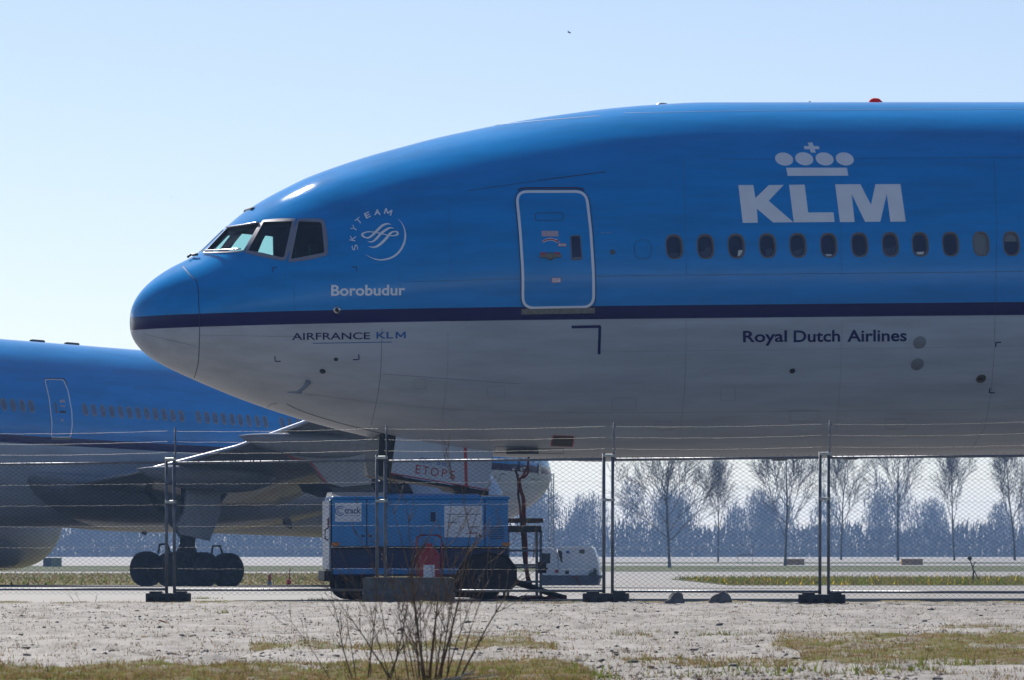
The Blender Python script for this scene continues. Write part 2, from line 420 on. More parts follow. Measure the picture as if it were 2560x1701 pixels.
n_ = 20000; cy_ = 30.6 + 53 * rg.random(n_) ** 1.5; cx_ = rg.uniform(-1, 1, n_) * cy_ * .092; kk = vnoise(cx_ * 1.2, cy_ * .5, 41) * .7 + vnoise(cx_ * 5, cy_ * 2, 42) * .3 > .52; cx_, cy_ = cx_[kk], cy_[kk]; n_ = len(cx_)
cr_ = .003 + .010 * rg.random(n_) ** 3; cz_ = dirt_h(cx_, cy_)
octa = np.array([(1, 0, 0), (0, 1, 0), (-1, 0, 0), (0, -1, 0), (0, 0, 1), (0, 0, -.6)]); of = [(0, 1, 4), (1, 2, 4), (2, 3, 4), (3, 0, 4), (1, 0, 5), (2, 1, 5), (3, 2, 5), (0, 3, 5)]
OV = octa[None] * (cr_[:, None, None] * rg.uniform(.6, 1.4, (n_, 6, 1)) * np.array([1.6, 1.3, .9])) + np.stack([cx_, cy_, cz_ + cr_ * .3], -1)[:, None]
base_ = len(clb.v); clb.v += [tuple(q) for q in OV.reshape(-1, 3)]; clb.f += [(base_ + i * 6 + a, base_ + i * 6 + b_, base_ + i * 6 + c_) for i in range(n_) for a, b_, c_ in of]; clb.m += [0] * (8 * n_); clb.sm += [False] * (8 * n_)
o = clb.build("dirt_clods", mat("clod_earth", (.20, .18, .165), .95, var=.3, scale=2)); o['kind'] = 'stuff'

# tall grass with yellow flowers on the strip behind the fence, right
fp = []
for _ in range(14000):
    y = rg.uniform(203, 283); x = 7.9 + rg.random() * 22 + (rg.random() < .3) * 0
    fp.append((x, y, gz(y)))
blades("flower_strip", fp, lambda r, n: r.gamma(4, .028, n) + .05, [g1, g2, g2, g1, g2, g1, g3, g2, g1, g1, g2, g1, g2, g1, g2, g3, g1, g2, g1, M['yellow']], 9, .03, .6)
fp = [(rg.uniform(-36, -2), (y := rg.uniform(206, 396)), gz(y)) for _ in range(9000)]
blades("dry_verge_grass", fp, lambda r, n: r.gamma(4, .02, n) + .02, [g2, g3, g2, g1], 10, .05, .9)
# ------------------------------------------------------------------ airliners: shared fuselage shape (s aft from the nose, y across, z up from the tube axis)
D = 2560 / 2360.0
psi, the = R(13.5), R(1.1)
ax_a = Vector((math.cos(psi) * math.cos(the), math.sin(psi) * math.cos(the), math.sin(the)))
ax_y = Vector((-math.sin(psi), math.cos(psi), 0)); ax_u = ax_a.cross(ax_y)
anchor = Vector(((1386 - CX) / FPX * 99.3, 99.3, 5.40))
def on_mid(u, v):
    d = Vector(((u - CX) / FPX, 1, (HOR - v) / FPX)); o = Vector((0, 0, CAM_H))
    return o + d * ((anchor - o).dot(ax_y) / d.dot(ax_y))
tip = on_mid(300.2 * D, 747 * D)
O1 = anchor + ax_a * (tip - anchor).dot(ax_a)
M1 = Matrix.Identity(4)
for i in range(3): M1[i][0], M1[i][1], M1[i][2], M1[i][3] = ax_a[i], ax_y[i], ax_u[i], O1[i]
M1i = M1.inverted()
CROWN = [(300.2, 747), (301.5, 722), (308, 700), (320, 679), (338, 658), (362, 638), (393, 618), (440, 594), (470, 575), (497, 549), (525, 522), (560, 492), (590, 472), (620, 454), (660, 433), (705, 411), (740, 397), (800, 376), (860, 357), (930, 338), (1000, 319.5), (1080, 302), (1160, 286), (1240, 272.5), (1320, 261), (1400, 251), (1480, 244), (1560, 240)]
BELLY = [(300.2, 747), (301.5, 762), (306, 777), (320, 799), (345, 822), (380, 843), (445, 873.5), (500, 897), (560, 921), (620, 942.5), (700, 968), (780, 990), (870, 1011), (950, 1027), (1050, 1042), (1138, 1052), (1260, 1058.5)]
def prof(t):
    out = []
    for u, v in t:
        q = M1i @ on_mid(u * D, v * D); out.append((max(q.x, 0), q.z))
    return out
def pchip(xs, ys):
    xs, ys = np.array(xs), np.array(ys); h = np.diff(xs); dl = np.diff(ys) / h; d = np.zeros(len(xs))
    for i in range(1, len(xs) - 1):
        if dl[i - 1] * dl[i] > 0:
            w1, w2 = 2 * h[i] + h[i - 1], h[i] + 2 * h[i - 1]; d[i] = (w1 + w2) / (w1 / dl[i - 1] + w2 / dl[i])
    d[0], d[-1] = dl[0], 0
    def f(x):
        x = np.clip(x, xs[0], xs[-1]); i = np.clip(np.searchsorted(xs, x) - 1, 0, len(xs) - 2); t = (x - xs[i]) / h[i]
        return (ys[i] * (1 + 2 * t) * (1 - t) ** 2 + d[i] * h[i] * t * (1 - t) ** 2 + ys[i + 1] * t * t * (3 - 2 * t) + d[i + 1] * h[i] * t * t * (t - 1))
    return f
pc, pb = prof(CROWN), prof(BELLY)
ZT = pc[0][1]
def smooth_end(p, z1, s1):
    p = [q for q in p if q[0] < s1 - .6]; return p + [(s1, z1), (s1 + 1.5, z1)]
fc = pchip([math.sqrt(s) for s, z in smooth_end(pc, 3.10, 10.2)], [z for s, z in smooth_end(pc, 3.10, 10.2)])
fb = pchip([math.sqrt(s) for s, z in smooth_end(pb, -3.10, 8.2)], [z for s, z in smooth_end(pb, -3.10, 8.2)])
TAIL0, TAIL1 = 44.0, 62.0
def sec(s):
    """top, bottom, half width and height of the widest line at s (numpy)"""
    s = np.asarray(s, float); q = np.sqrt(np.maximum(s, 0)); zt, zb = fc(q), fb(q)
    t = np.clip(s / 8.2, 0, 1); w = 3.10 * np.power(np.maximum(1 - (1 - t) ** 2.15, 0), .56)
    k = np.clip(1 - s / 7.0, 0, 1); zc = ZT * k ** 1.6
    e = np.clip((s - TAIL0) / (TAIL1 - TAIL0), 0, 1)
    zb = zb + e ** 1.4 * 4.9; w = w * (1 - e ** 1.7 * .93); zt = zt - e ** 2 * .9; zc = zc + e * 1.6
    return zt, zb, w, zc
SS = np.concatenate([np.array([0.0008, .004, .012, .025, .045, .07, .1]), np.linspace(.14, 1.0, 22), np.linspace(1.05, 10.4, 150), np.linspace(10.9, 44, 68), np.linspace(44.6, 62, 30)])
NA = 168
def fuselage_grid():
    zt, zb, w, zc = sec(SS); a = np.linspace(0, 2 * np.pi, NA, endpoint=False)
    ca, sa = np.cos(a), np.sin(a)
    y = w[:, None] * ca[None]; z = zc[:, None] + np.where(sa[None] > 0, (zt - zc)[:, None], (zc - zb)[:, None]) * sa[None]
    V = np.stack([np.repeat(SS[:, None], NA, 1), y, z], -1).reshape(-1, 3).tolist()
    F = []
    for i in range(len(SS) - 1):
        for j in range(NA): F.append((i * NA + j, i * NA + (j + 1) % NA, (i + 1) * NA + (j + 1) % NA, (i + 1) * NA + j))
    n = len(V); V += [(0, 0, float(zc[0])), (62.05, 0, float(zc[-1]))]
    for j in range(NA):
        F.append((n, (j + 1) % NA, j)); F.append((n + 1, (len(SS) - 1) * NA + j, (len(SS) - 1) * NA + (j + 1) % NA))
    return V, F
FV, FF = fuselage_grid()
def surf_normals(P):
    """outward normals of the fuselage surface near points P (n,3)"""
    def Fv(p):
        zt, zb, w, zc = sec(np.maximum(p[:, 0], 1e-4)); h = np.where(p[:, 2] > zc, zt - zc, zc - zb)
        return (p[:, 1] / w) ** 2 + ((p[:, 2] - zc) / h) ** 2
    e = .012; g = np.zeros_like(P)
    for k in range(3):
        d = np.zeros(3); d[k] = e; g[:, k] = Fv(P + d) - Fv(P - d)
    g /= np.maximum(np.linalg.norm(g, axis=1, keepdims=True), 1e-9)
    return g, Fv(P)

from mathutils.geometry import tessellate_polygon
class Plane:
    def __init__(s, M): s.M, s.Mi = M, M.inverted(); s.bvh = BVHTree.FromPolygons(FV, FF); s.o = s.Mi @ Vector((0, 0, CAM_H))
    def hit(s, u, v, off=0.0):
        """fuselage point (own coordinates) seen at column u, row v"""
        d = (s.Mi.to_3x3() @ Vector(((u - CX) / FPX, 1, (HOR - v) / FPX))).normalized()
        p, n, i, _ = s.bvh.ray_cast(s.o, d)
        if p is None:
            p, n, i, _ = s.bvh.find_nearest(s.o + d * ((s.Mi.inverted() @ Vector((10, 0, 0))).length))
        nn = Vector(surf_normals(np.array([p]))[0][0])
        return p + nn * off, nn
    def flat(s, u, v, y):
        """point on the plane's own vertical sheet at distance y across"""
        d = s.Mi.to_3x3() @ Vector(((u - CX) / FPX, 1, (HOR - v) / FPX))
        return s.o + d * ((y - s.o.y) / d.y)

def project(pl, name, polys, m, parent, off=.004, cut=7.0, cutx=28.0, tris=None):
    """lay flat shapes (outlines in photograph columns/rows) on the fuselage skin as paint-thin film"""
    T = []
    if tris is not None:
        for f in tris[1]:
            q = [(tris[0][i][0], tris[0][i][1]) for i in f]
            T += [[q[0], q[i], q[i + 1]] for i in range(1, len(q) - 1)] if len(q) < 4 else [[q[i] for i in t] for t in tessellate_polygon([[Vector((x, y, 0)) for x, y in q]])]
    for poly in polys:
        q = [(p_[0], p_[1]) for p_ in poly]; T += [[q[i] for i in t] for t in tessellate_polygon([[Vector((x, y, 0)) for x, y in q]])]
    def clip(q, ax, v, keep_less):
        out = []
        for i in range(len(q)):
            a, b_ = q[i - 1], q[i]; ia, ib = (a[ax] <= v) == keep_less or a[ax] == v, (b_[ax] <= v) == keep_less or b_[ax] == v
            if ia != ib:
                t = (v - a[ax]) / (b_[ax] - a[ax]); out.append((a[0] + (b_[0] - a[0]) * t, a[1] + (b_[1] - a[1]) * t))
            if ib: out.append(b_)
        return out
    def bands_of(q, ax, st):
        lo, hi = min(c[ax] for c in q), max(c[ax] for c in q); k0, k1 = math.floor(lo / st), math.ceil(hi / st)
        for k in range(k0, max(k1, k0 + 1)):
            r_ = q
            if k > k0: r_ = clip(r_, ax, k * st, False)
            if k < k1 - 1 and r_: r_ = clip(r_, ax, (k + 1) * st, True)
            if len(r_) >= 3: yield r_
    V, F, seen = [], [], {}
    for t in T:
        if abs((t[1][0] - t[0][0]) * (t[2][1] - t[0][1]) - (t[1][1] - t[0][1]) * (t[2][0] - t[0][0])) < 1e-4: continue
        if (t[1][0] - t[0][0]) * (t[2][1] - t[0][1]) - (t[1][1] - t[0][1]) * (t[2][0] - t[0][0]) < 0: t = t[::-1]
        for q1 in bands_of(t, 1, cut):
            for q2 in bands_of(q1, 0, cutx):
                ids = []
                for x, y in q2:
                    k = (round(x * 200), round(y * 200))
                    if k not in seen:
                        seen[k] = len(V); V.append(pl.hit(x, y, off)[0])
                    if not ids or ids[-1] != seen[k]: ids.append(seen[k])
                if len(ids) > 1 and ids[0] == ids[-1]: ids.pop()
                if len(set(ids)) == len(ids) and len(ids) >= 3: F.append(ids)
    # face outwards
    if F:
        f = F[0]; nrm = (V[f[1]] - V[f[0]]).cross(V[f[2]] - V[f[0]]); c = surf_normals(np.array([V[f[0]]]))[0][0]
        if nrm.dot(Vector(c)) < 0: F = [q[::-1] for q in F]
    return mesh_obj(name, V, F, m, parent)

def strip(pts, w, closed=False):
    """quads along a line of photograph points"""
    n = len(pts); P = [Vector((p[0], p[1])) for p in pts]; L, Rr = [], []
    for i in range(n):
        a = P[i - 1] if (i or closed) else P[i]; b_ = P[(i + 1) % n] if (i < n - 1 or closed) else P[i]
        t = (b_ - a).normalized(); nn = Vector((-t.y, t.x)); ww = w[i] if isinstance(w, (list, tuple)) else w
        L.append(P[i] + nn * ww / 2); Rr.append(P[i] - nn * ww / 2)
    V = L + Rr; F = [(i, (i + 1) % n, n + (i + 1) % n, n + i) for i in range(n if closed else n - 1)]
    return V, F
def dens(pts, step=6.0, closed=False):
    out = []; n = len(pts)
    for i in range(n if closed else n - 1):
        a, b_ = Vector(pts[i][:2]), Vector(pts[(i + 1) % n][:2]); k = max(1, int((b_ - a).length / step))
        out += [a.lerp(b_, j / k) for j in range(k)]
    if not closed: out.append(Vector(pts[-1][:2]))
    return out
def rrect(pts, r, n=5):
    """round the corners of a polygon"""
    out = []; k = len(pts)
    for i in range(k):
        p, a, b_ = Vector(pts[i]), Vector(pts[i - 1]), Vector(pts[(i + 1) % k])
        ra = min(r, (a - p).length * .45, (b_ - p).length * .45)
        q0, q1 = p + (a - p).normalized() * ra, p + (b_ - p).normalized() * ra
        for j in range(n + 1):
            t = j / n; out.append(q0 * (1 - t) ** 2 + p * 2 * t * (1 - t) + q1 * t * t)
    return out
_txt = {}
def text_tris(s, bold=0.0):
    key = (s, bold)
    if key not in _txt:
        cu = bpy.data.curves.new("t", 'FONT'); cu.body = s; cu.offset = bold; cu.resolution_u = 4
        o = bpy.data.objects.new("t", cu); col.objects.link(o); bpy.context.view_layer.update()
        me = bpy.data.meshes.new_from_object(o.evaluated_get(bpy.context.evaluated_depsgraph_get()))
        V = [(v.co.x, v.co.y) for v in me.vertices]; F = [tuple(p.vertices) for p in me.polygons]
        bpy.data.objects.remove(o); bpy.data.curves.remove(cu); bpy.data.meshes.remove(me)
        xs, ys = [v[0] for v in V], [v[1] for v in V]
        _txt[key] = ([((x - min(xs)) / (max(xs) - min(xs)), (y - min(ys)) / (max(ys) - min(ys))) for x, y in V], F)
    return _txt[key]
MP = [(0, 0), (0, 1), (.20, 1), (.5, .42), (.8, 1), (1, 1), (1, 0), (.82, 0), (.82, .66), (.56, .17), (.44, .17), (.18, .66), (.18, 0)]
_txt[("M", .03)] = (MP, [tuple(range(len(MP)))])
def text_box(s, tl, tr, br, bl, bold=0.0):
    """lettering stretched into a quadrilateral of photograph points"""
    V, F = text_tris(s, bold); tl, tr, br, bl = [Vector(p) for p in (tl, tr, br, bl)]
    return [((bl * (1 - x) + br * x) * (1 - y) + (tl * (1 - x) + tr * x) * y) for x, y in V], F

P1 = Plane(M1)
ztop = P1.hit(2000, 760.5)[0].z; zbot = P1.hit(2000, 793.5)[0].z
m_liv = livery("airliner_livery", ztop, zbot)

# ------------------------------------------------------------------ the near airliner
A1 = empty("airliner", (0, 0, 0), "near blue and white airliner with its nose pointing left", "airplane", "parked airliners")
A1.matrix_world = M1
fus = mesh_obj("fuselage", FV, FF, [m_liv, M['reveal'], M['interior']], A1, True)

# cockpit windows (outlines of the glass) and openings for them and for the cabin windows
z1 = lambda x, y: (460 + x / 6.2105, 530 + y / 6.2105)
WIN = [[z1(668, 262), z1(1172, 186), z1(925, 603), z1(318, 632)],
       [z1(1240, 160), z1(1682, 150), z1(1560, 690), z1(1535, 712), z1(1490, 705), z1(1225, 640), z1(1000, 605)],
       [z1(1785, 152), z1(2110, 165), z1(2140, 190), z1(2180, 620), z1(2165, 640), z1(1685, 732), z1(1668, 725)]]
CABW = [(1554, 569), (1626, 568.5), (1697, 567.5), (1769, 566.5), (1839, 566), (1910, 565.5), (1981, 564.5), (2052, 564), (2121, 563.5), (2191, 563), (2261, 562.5), (2331, 562)]
cut = MB()
def oval(w, h, n=28, e=2.7):
    out = []
    for i in range(n):
        t = 2 * math.pi * i / n; c, s_ = math.cos(t), math.sin(t)
        out.append((math.copysign(abs(c) ** (2 / e), c) * w / 2, math.copysign(abs(s_) ** (2 / e), s_) * h / 2))
    return out
cabin = []
for (u, v) in CABW + [(2402, 561.5), (2473, 561)]:
    p, n = P1.hit(u * D, v * D); t1 = Vector((1, 0, 0)); t1 = (t1 - n * t1.dot(n)).normalized(); t2 = n.cross(t1)
    if t2.z < 0: t2 = -t2
    cabin.append((p, n, t1, t2))
    ring = [p + t1 * x + t2 * y for x, y in oval(.262, .385)]
    k = len(ring); vs = [q + n * .08 for q in ring] + [q - n * .055 for q in ring]
    fs = [tuple(range(k)), tuple(range(2 * k - 1, k - 1, -1))] + [(i, k + i, k + (i + 1) % k, (i + 1) % k) for i in range(k)]
    cut.add(vs, fs, 1)
glassv = []
for w in WIN:
    w = dens([(q[0], q[1]) for q in rrect(w, 2.2, 2)], 7, True); hits = [P1.hit(x, y) for x, y in w]; nav = sum((h[1] for h in hits), Vector()).normalized()
    for sg in (1, -1):
        mir = lambda q: Vector((q.x, q.y * sg, q.z)); ring = [mir(h[0]) for h in hits]; nn = mir(nav)
        glassv.append((sg, ring, nn)); k = len(ring)
        vs = [q + nn * .22 for q in ring] + [q - nn * .34 for q in ring]
        fs = [tuple(range(k)), tuple(range(2 * k - 1, k - 1, -1))] + [(i, k + i, k + (i + 1) % k, (i + 1) % k) for i in range(k)]
        cut.add(vs, fs, 2)
cutter = cut.build("cutter", [m_liv, M['reveal'], M['interior']], None, True); cutter.matrix_world = M1
cv = MB(); secs = []
for s_ in np.linspace(1.30, 4.6, 26):
    zt, zb, w, zc = [float(q) for q in sec(s_)]; floor_ = -.35; ring = []
    for j in range(36):
        a = 2 * math.pi * j / 36; h = (zt - zc) if math.sin(a) > 0 else (zc - zb)
        ring.append((s_, max(w - .13, .1) * math.cos(a), max(zc + max(h - .13, .05) * math.sin(a), min(floor_, zt - .45))))
    secs.append(ring)
cv.loft(secs, 2); cavity = cv.build("cavity", [m_liv, M['reveal'], M['interior']], None, True); cavity.matrix_world = M1
bpy.context.view_layer.update()
for c_ in (cavity, cutter):
    md = fus.modifiers.new("cut", 'BOOLEAN'); md.operation = 'DIFFERENCE'; md.solver = 'EXACT'; md.object = c_; md.use_self = True
    try: md.material_mode = 'INDEX'
    except Exception: pass
dgr = bpy.context.evaluated_depsgraph_get()
new = bpy.data.meshes.new_from_object(fus.evaluated_get(dgr)); fus.modifiers.clear(); fus.data = new
for c_ in (cavity, cutter): bpy.data.objects.remove(c_)
# smooth normals of the true surface everywhere on the outer skin
nl = len(new.loops); vi = np.empty(nl, np.int32); new.loops.foreach_get('vertex_index', vi)
co = np.empty(len(new.vertices) * 3); new.vertices.foreach_get('co', co); co = co.reshape(-1, 3)
SN, FVv = surf_normals(co)
npol = len(new.polygons); pn = np.empty(npol * 3); new.polygons.foreach_get('normal', pn); pn = pn.reshape(-1, 3)
lt = np.empty(npol, np.int32); new.polygons.foreach_get('loop_total', lt); lp = np.repeat(np.arange(npol), lt)
ok = (np.abs(FVv[vi] - 1) < .02) & ((SN[vi] * pn[lp]).sum(1) > .9) & (co[vi, 0] > .003)
LN = np.where(ok[:, None], SN[vi], pn[lp])
new.polygons.foreach_set('use_smooth', [True] * npol)
new.normals_split_custom_set(LN.tolist())

m_dim = mat('pane_pale_patch', (.035, .05, .11), .3, var=.1)
for i, (p, n, t1, t2) in enumerate(cabin):
    fr = MB(); o1, o2, o3, o4 = oval(.305, .43), oval(.262, .385), oval(.245, .365), oval(.225, .343); k = len(o1)
    ringv = [p + n * d + t1 * x + t2 * y for o_, d in ((o1, .0035), (o2, .0035), (o2, -.04), (o3, -.04)) for x, y in o_]
    fr.add(ringv, [(a * k + j, a * k + (j + 1) % k, (a + 1) * k + (j + 1) % k, (a + 1) * k + j) for a in (0, 1, 2) for j in range(k)], 0)
    fr.m = [0] * k + [1] * (2 * k)
    fo = fr.build("window", [M['winring'], M['reveal']], A1)
    mesh_obj("pane", [p - n * .043 + t1 * x + t2 * y for x, y in oval(.25, .37)], [tuple(range(28))], M['shadegrey'] if i == 10 else M['pane'], fo)
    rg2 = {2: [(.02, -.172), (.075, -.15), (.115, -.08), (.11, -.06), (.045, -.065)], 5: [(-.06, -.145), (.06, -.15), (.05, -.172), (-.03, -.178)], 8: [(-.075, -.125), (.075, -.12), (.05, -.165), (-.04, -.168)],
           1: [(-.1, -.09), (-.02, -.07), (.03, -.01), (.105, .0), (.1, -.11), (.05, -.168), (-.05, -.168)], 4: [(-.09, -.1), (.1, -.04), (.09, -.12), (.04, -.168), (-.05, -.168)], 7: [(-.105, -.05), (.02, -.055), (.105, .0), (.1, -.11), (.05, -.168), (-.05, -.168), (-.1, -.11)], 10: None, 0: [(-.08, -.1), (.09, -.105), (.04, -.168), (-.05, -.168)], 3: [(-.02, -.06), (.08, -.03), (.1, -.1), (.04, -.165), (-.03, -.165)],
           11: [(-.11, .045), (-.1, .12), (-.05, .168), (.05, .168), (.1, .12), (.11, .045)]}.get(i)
    if rg2: mesh_obj("window_shade_and_patch", [p - n * .040 + t1 * x + t2 * y for x, y in rg2], [tuple(range(len(rg2)))], M['shadegrey'] if i == 11 else M['shade'] if i in (2, 5, 8) else m_dim, fo)  # blinds in a few windows, bluish patches low in the others

# cockpit glazing and its surrounds
SUR = [[z1(640, 235), z1(1195, 150), z1(955, 625), z1(240, 665)], None, None]
for i, (sg, ring, nn) in enumerate(glassv):
    k = len(ring); c0 = sum(ring, Vector()) / k
    w_ = MB(); out = []
    for q in ring:
        d = (q - c0); out.append(q + d.normalized() * (.035 if i // 2 == 0 else .075))
    onv = []
    for q in out:
        pp, nq, _, _ = P1.bvh.find_nearest(q); onv.append(pp + Vector(surf_normals(np.array([pp]))[0][0]) * .009)
    inn = []
    for q in ring:
        inn.append(q + Vector(surf_normals(np.array([q]))[0][0]) * .009)
    w_.add(onv + inn + [q - nn * .05 for q in ring], [(j, (j + 1) % k, k + (j + 1) % k, k + j) for j in range(k)] + [(k + j, k + (j + 1) % k, 2 * k + (j + 1) % k, 2 * k + j) for j in range(k)], 0)
    w_.m = [0] * k + [1] * k
    fo = w_.build("cockpit_window", [M['framegrey'], M['black']], A1, True)
    mesh_obj("glass", [q - nn * .03 for q in ring], [tuple(range(k))], M['cockpitglass'], fo)
# bright trim strips, wipers
def surf_tube(name, pts, r, off, m, parent=A1, pl=P1, n=6):
    t = MB(); t.tube([pl.hit(u, v, off)[0] for u, v in dens(pts, 8)], r, n); return t.build(name, m, parent)
surf_tube("windshield_trim", [z1(668, 250), z1(900, 222), z1(1168, 176)], .016, .02, M['alu'])
surf_tube("wiper", [z1(310, 640), z1(640, 622), z1(900, 606)], .014, .05, M['alu'])
surf_tube("wiper", [z1(80, 742), z1(140, 700), z1(165, 712), z1(230, 700)], .022, .05, M['dark'])
# cockpit inside: glare shield, seats with head rests
ci = MB(); ci.box((1.95, 0, -.05), (.75, 2.2, .34), 0, None, .08)
for y in (-.62, .62): ci.box((3.0, y, .05), (.16, .5, .75), 0, Matrix.Rotation(.12, 3, 'Y'), .05); ci.box((3.05, y, .56), (.12, .28, .22), 0, None, .04); ci.box((2.75, y, -.25), (.55, .5, .14), 0, None, .03)
ci.box((4.15, 1.1, .55), (.9, .9, 1.7), 0, None, .03); ci.box((3.2, 1.70, .9), (.75, .06, .9), 0, None, .01); ci.box((2.6, 0, 1.25), (1.1, .7, .12), 0, None, .03)  # side panels added to block sky showing through the rear side window
ci.build("cockpit_interior", M['interior'], A1)

# passenger door
z6 = lambda x, y: (1240 + x / 4.3553, 460 + y / 4.3553)
dcor = [z6(190, 52), z6(980, 45), z6(1092, 1345), z6(272, 1362)]
DL = [z6(205, 75), z6(262, 1360)]; 
douter = rrect([z6(196, 68), z6(1000, 66), z6(1052, 500), z6(1084, 1000), z6(1086, 1362), z6(270, 1374), z6(272, 1000), z6(240, 500)], 30, 7)
door = MB()
def ring_pts(poly, off): return [P1.hit(x, y, off)[0] for x, y in poly]
dd = dens(douter, 7, True)
cxm = sum(p.x for p in dd) / len(dd); cym = sum(p.y for p in dd) / len(dd)
dob = project(P1, "door", [[(p.x, p.y) for p in dd]], m_liv, A1, .012, 7, 14)
V, F = strip([(p.x, p.y) for p in dd], 1.6, True); project(P1, "door_gap", [], M['seam'], dob, .014, 7, 14, (V, F))
inn = [((p.x - cxm) * (1 - 5.2 / 94) + cxm, (p.y - cym) * (1 - 5.2 / 150) + cym) for p in dd]
V, F = strip(inn, 6.6, True); project(P1, "door_outline", [], M['white'], dob, .016, 7, 14, (V, F))
top = [(p.x, p.y - 3.6) for p in dd if p.y < 482]; 
top.sort(key=lambda q: q[0]); V, F = strip(top, 3.0); project(P1, "door_hood", [], mat("hood_maroon", (.04, .015, .05), .6), dob, .022, 7, 14, (V, F))
q = [z6(275, 1362), z6(1075, 1348), z6(1072, 1408), z6(274, 1422)]; project(P1, "sill_plate", [q], M['sill'], dob, .018)
V, F = strip(dens(rrect([z6(428, 322), z6(728, 318), z6(730, 400), z6(425, 405)], 6), 3, True), 1.2, True); project(P1, "vent_flap_seam", [], M['seam'], dob, .016, 7, 20, (V, F))
project(P1, "instruction_sticker", [rrect([z6(496, 516), z6(678, 516), z6(678, 576), z6(497, 576)], 2)], mat("sticker_pink_white", (.52, .40, .46), .5, var=.2, scale=60), dob, .016)
arc = [z6(508, 636), z6(540, 616), z6(585, 606), z6(630, 612), z6(672, 634)]
V, F = strip(dens(arc, 3), 6.2); project(P1, "arrow_border", [], M['white'], dob, .016, 7, 20, (V, F))
project(P1, "arrow_border", [[z6(655, 600), z6(698, 642), z6(636, 636)]], M['white'], dob, .0165)
V, F = strip(dens(arc, 3), 3.4); project(P1, "opening_arrow", [], M['red'], dob, .018, 7, 20, (V, F))
project(P1, "opening_arrow", [[z6(662, 610), z6(690, 638), z6(648, 634)]], M['red'], dob, .0185)
for nm, b4, tx in (("open_sticker", [z6(673, 650), z6(764, 650), z6(764, 686), z6(673, 686)], "OPEN"), ("exit_sticker", [z6(604, 1024), z6(704, 1022), z6(704, 1076), z6(604, 1078)], "EXIT")):
    st = project(P1, nm, [rrect(b4, 2)], M['red'], dob, .016)
    c = [((p[0] - (b4[0][0] + b4[2][0]) / 2) * (1 - 2.4 / (b4[1][0] - b4[0][0])) + (b4[0][0] + b4[2][0]) / 2, (p[1] - (b4[0][1] + b4[2][1]) / 2) * (1 - 2.4 / (b4[2][1] - b4[0][1])) + (b4[0][1] + b4[2][1]) / 2) for p in b4]
    project(P1, nm, [rrect(c, 1.5)], M['white'], dob, .0175)
    e = [((p[0] - c[0][0]) * .82 + c[0][0] + (c[1][0] - c[0][0]) * .09, (p[1] - c[0][1]) * .70 + c[0][1] + (c[2][1] - c[0][1]) * .15) for p in c]
    project(P1, "lettering", [], M['red'], dob, .0195, 7, 28, text_box(tx, *e, bold=.01))
hp, hn = P1.hit(*z6(590, 790)); hb = MB()
t1 = Vector((1, 0, 0)); t2 = hn.cross(t1); t2 = t2 if t2.z > 0 else -t2
hb.lathe([(0, .068), (.03, .066), (.05, .045), (.055, 0)], hp + hn * .012, hn, 16, 0)
for sg in (-1, 1): hb.prism([hp + hn * .02 + t1 * (sg * .04) + t2 * .035, hp + hn * .02 + t1 * (sg * .19) + t2 * .012, hp + hn * .02 + t1 * (sg * .19) - t2 * .02, hp + hn * .02 + t1 * (sg * .04) - t2 * .035], hn * .03, 0)
for sg in (-1, 1): hb.prism([hp + hn * .02 + t1 * (sg * .07) + t2 * .065, hp + hn * .02 + t1 * (sg * .17) + t2 * .06, hp + hn * .02 + t1 * (sg * .17) + t2 * .02, hp + hn * .02 + t1 * (sg * .07) + t2 * .03], hn * .012, 1)
hb.build("door_handle", [M['sill'], M['red']], dob, True)
dw = project(P1, "door_window", [rrect([z6(806, 566), z6(918, 562), z6(940, 828), z6(818, 834)], 6)], M['winring'], dob, .018)
project(P1, "pane", [rrect([z6(818, 578), z6(908, 575), z6(928, 818), z6(830, 822)], 5)], M['pane'], dw, .021)
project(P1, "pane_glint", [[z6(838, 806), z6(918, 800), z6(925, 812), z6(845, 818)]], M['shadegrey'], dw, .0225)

# lettering and emblems
zk = lambda x, y: (1700 + x / 2.7442, 220 + y / 2.7442)
K = [[(400, 668), (503, 668), (517, 757), (609, 668), (711, 667), (608, 776), (778, 923), (640, 925), (527, 830), (533, 926), (430, 927)],
     [(748, 666), (855, 665), (879, 856), (1053, 855), (1060, 921), (780, 924)],
     [(1064, 663), (1237, 662), (1310, 803), (1340, 662), (1512, 661), (1548, 918), (1443, 919), (1418, 728), (1374, 919), (1269, 920), (1177, 728), (1198, 921), (1097, 922)]]
for L in K: project(P1, "letter", [[zk(*p) for p in L]], M['white'], A1)
CR = [[(728, 549), (1145, 549), (1154, 604), (738, 605)], [(876, 377), (909, 376), (916, 400), (952, 401), (958, 421), (924, 423), (931, 446), (897, 445), (890, 423), (855, 423), (848, 401), (883, 400)]]
def ell(cx, cy, a, b_, rot):
    return [(cx + a * math.cos(t) * math.cos(rot) - b_ * math.sin(t) * math.sin(rot), cy + a * math.cos(t) * math.sin(rot) + b_ * math.sin(t) * math.cos(rot)) for t in [2 * math.pi * i / 30 for i in range(30)]]
for cx_, cy_ in ((714, 490), (852, 488), (992, 489), (1130, 489)): CR.append(ell(cx_, cy_, 63, 44, .22))
project(P1, "crown_emblem", [[zk(*p) for p in q] for q in CR], M['white'], A1)
project(P1, "lettering", [], M['white'], A1, .004, 7, 28, text_box("Borobudur", (828, 713), (1013, 712), (1013, 739), (828, 740.5), .022))
project(P1, "lettering", [], M['navy'], A1, .004, 7, 28, text_box("AIRFRANCE", (730, 832.5), (925, 831), (925, 848.5), (730, 850.5), .012))
project(P1, "lettering", [], M['midblue'], A1, .004, 7, 28, text_box("KL", (941, 830.5), (983, 830), (983, 846.5), (941, 847), .016))
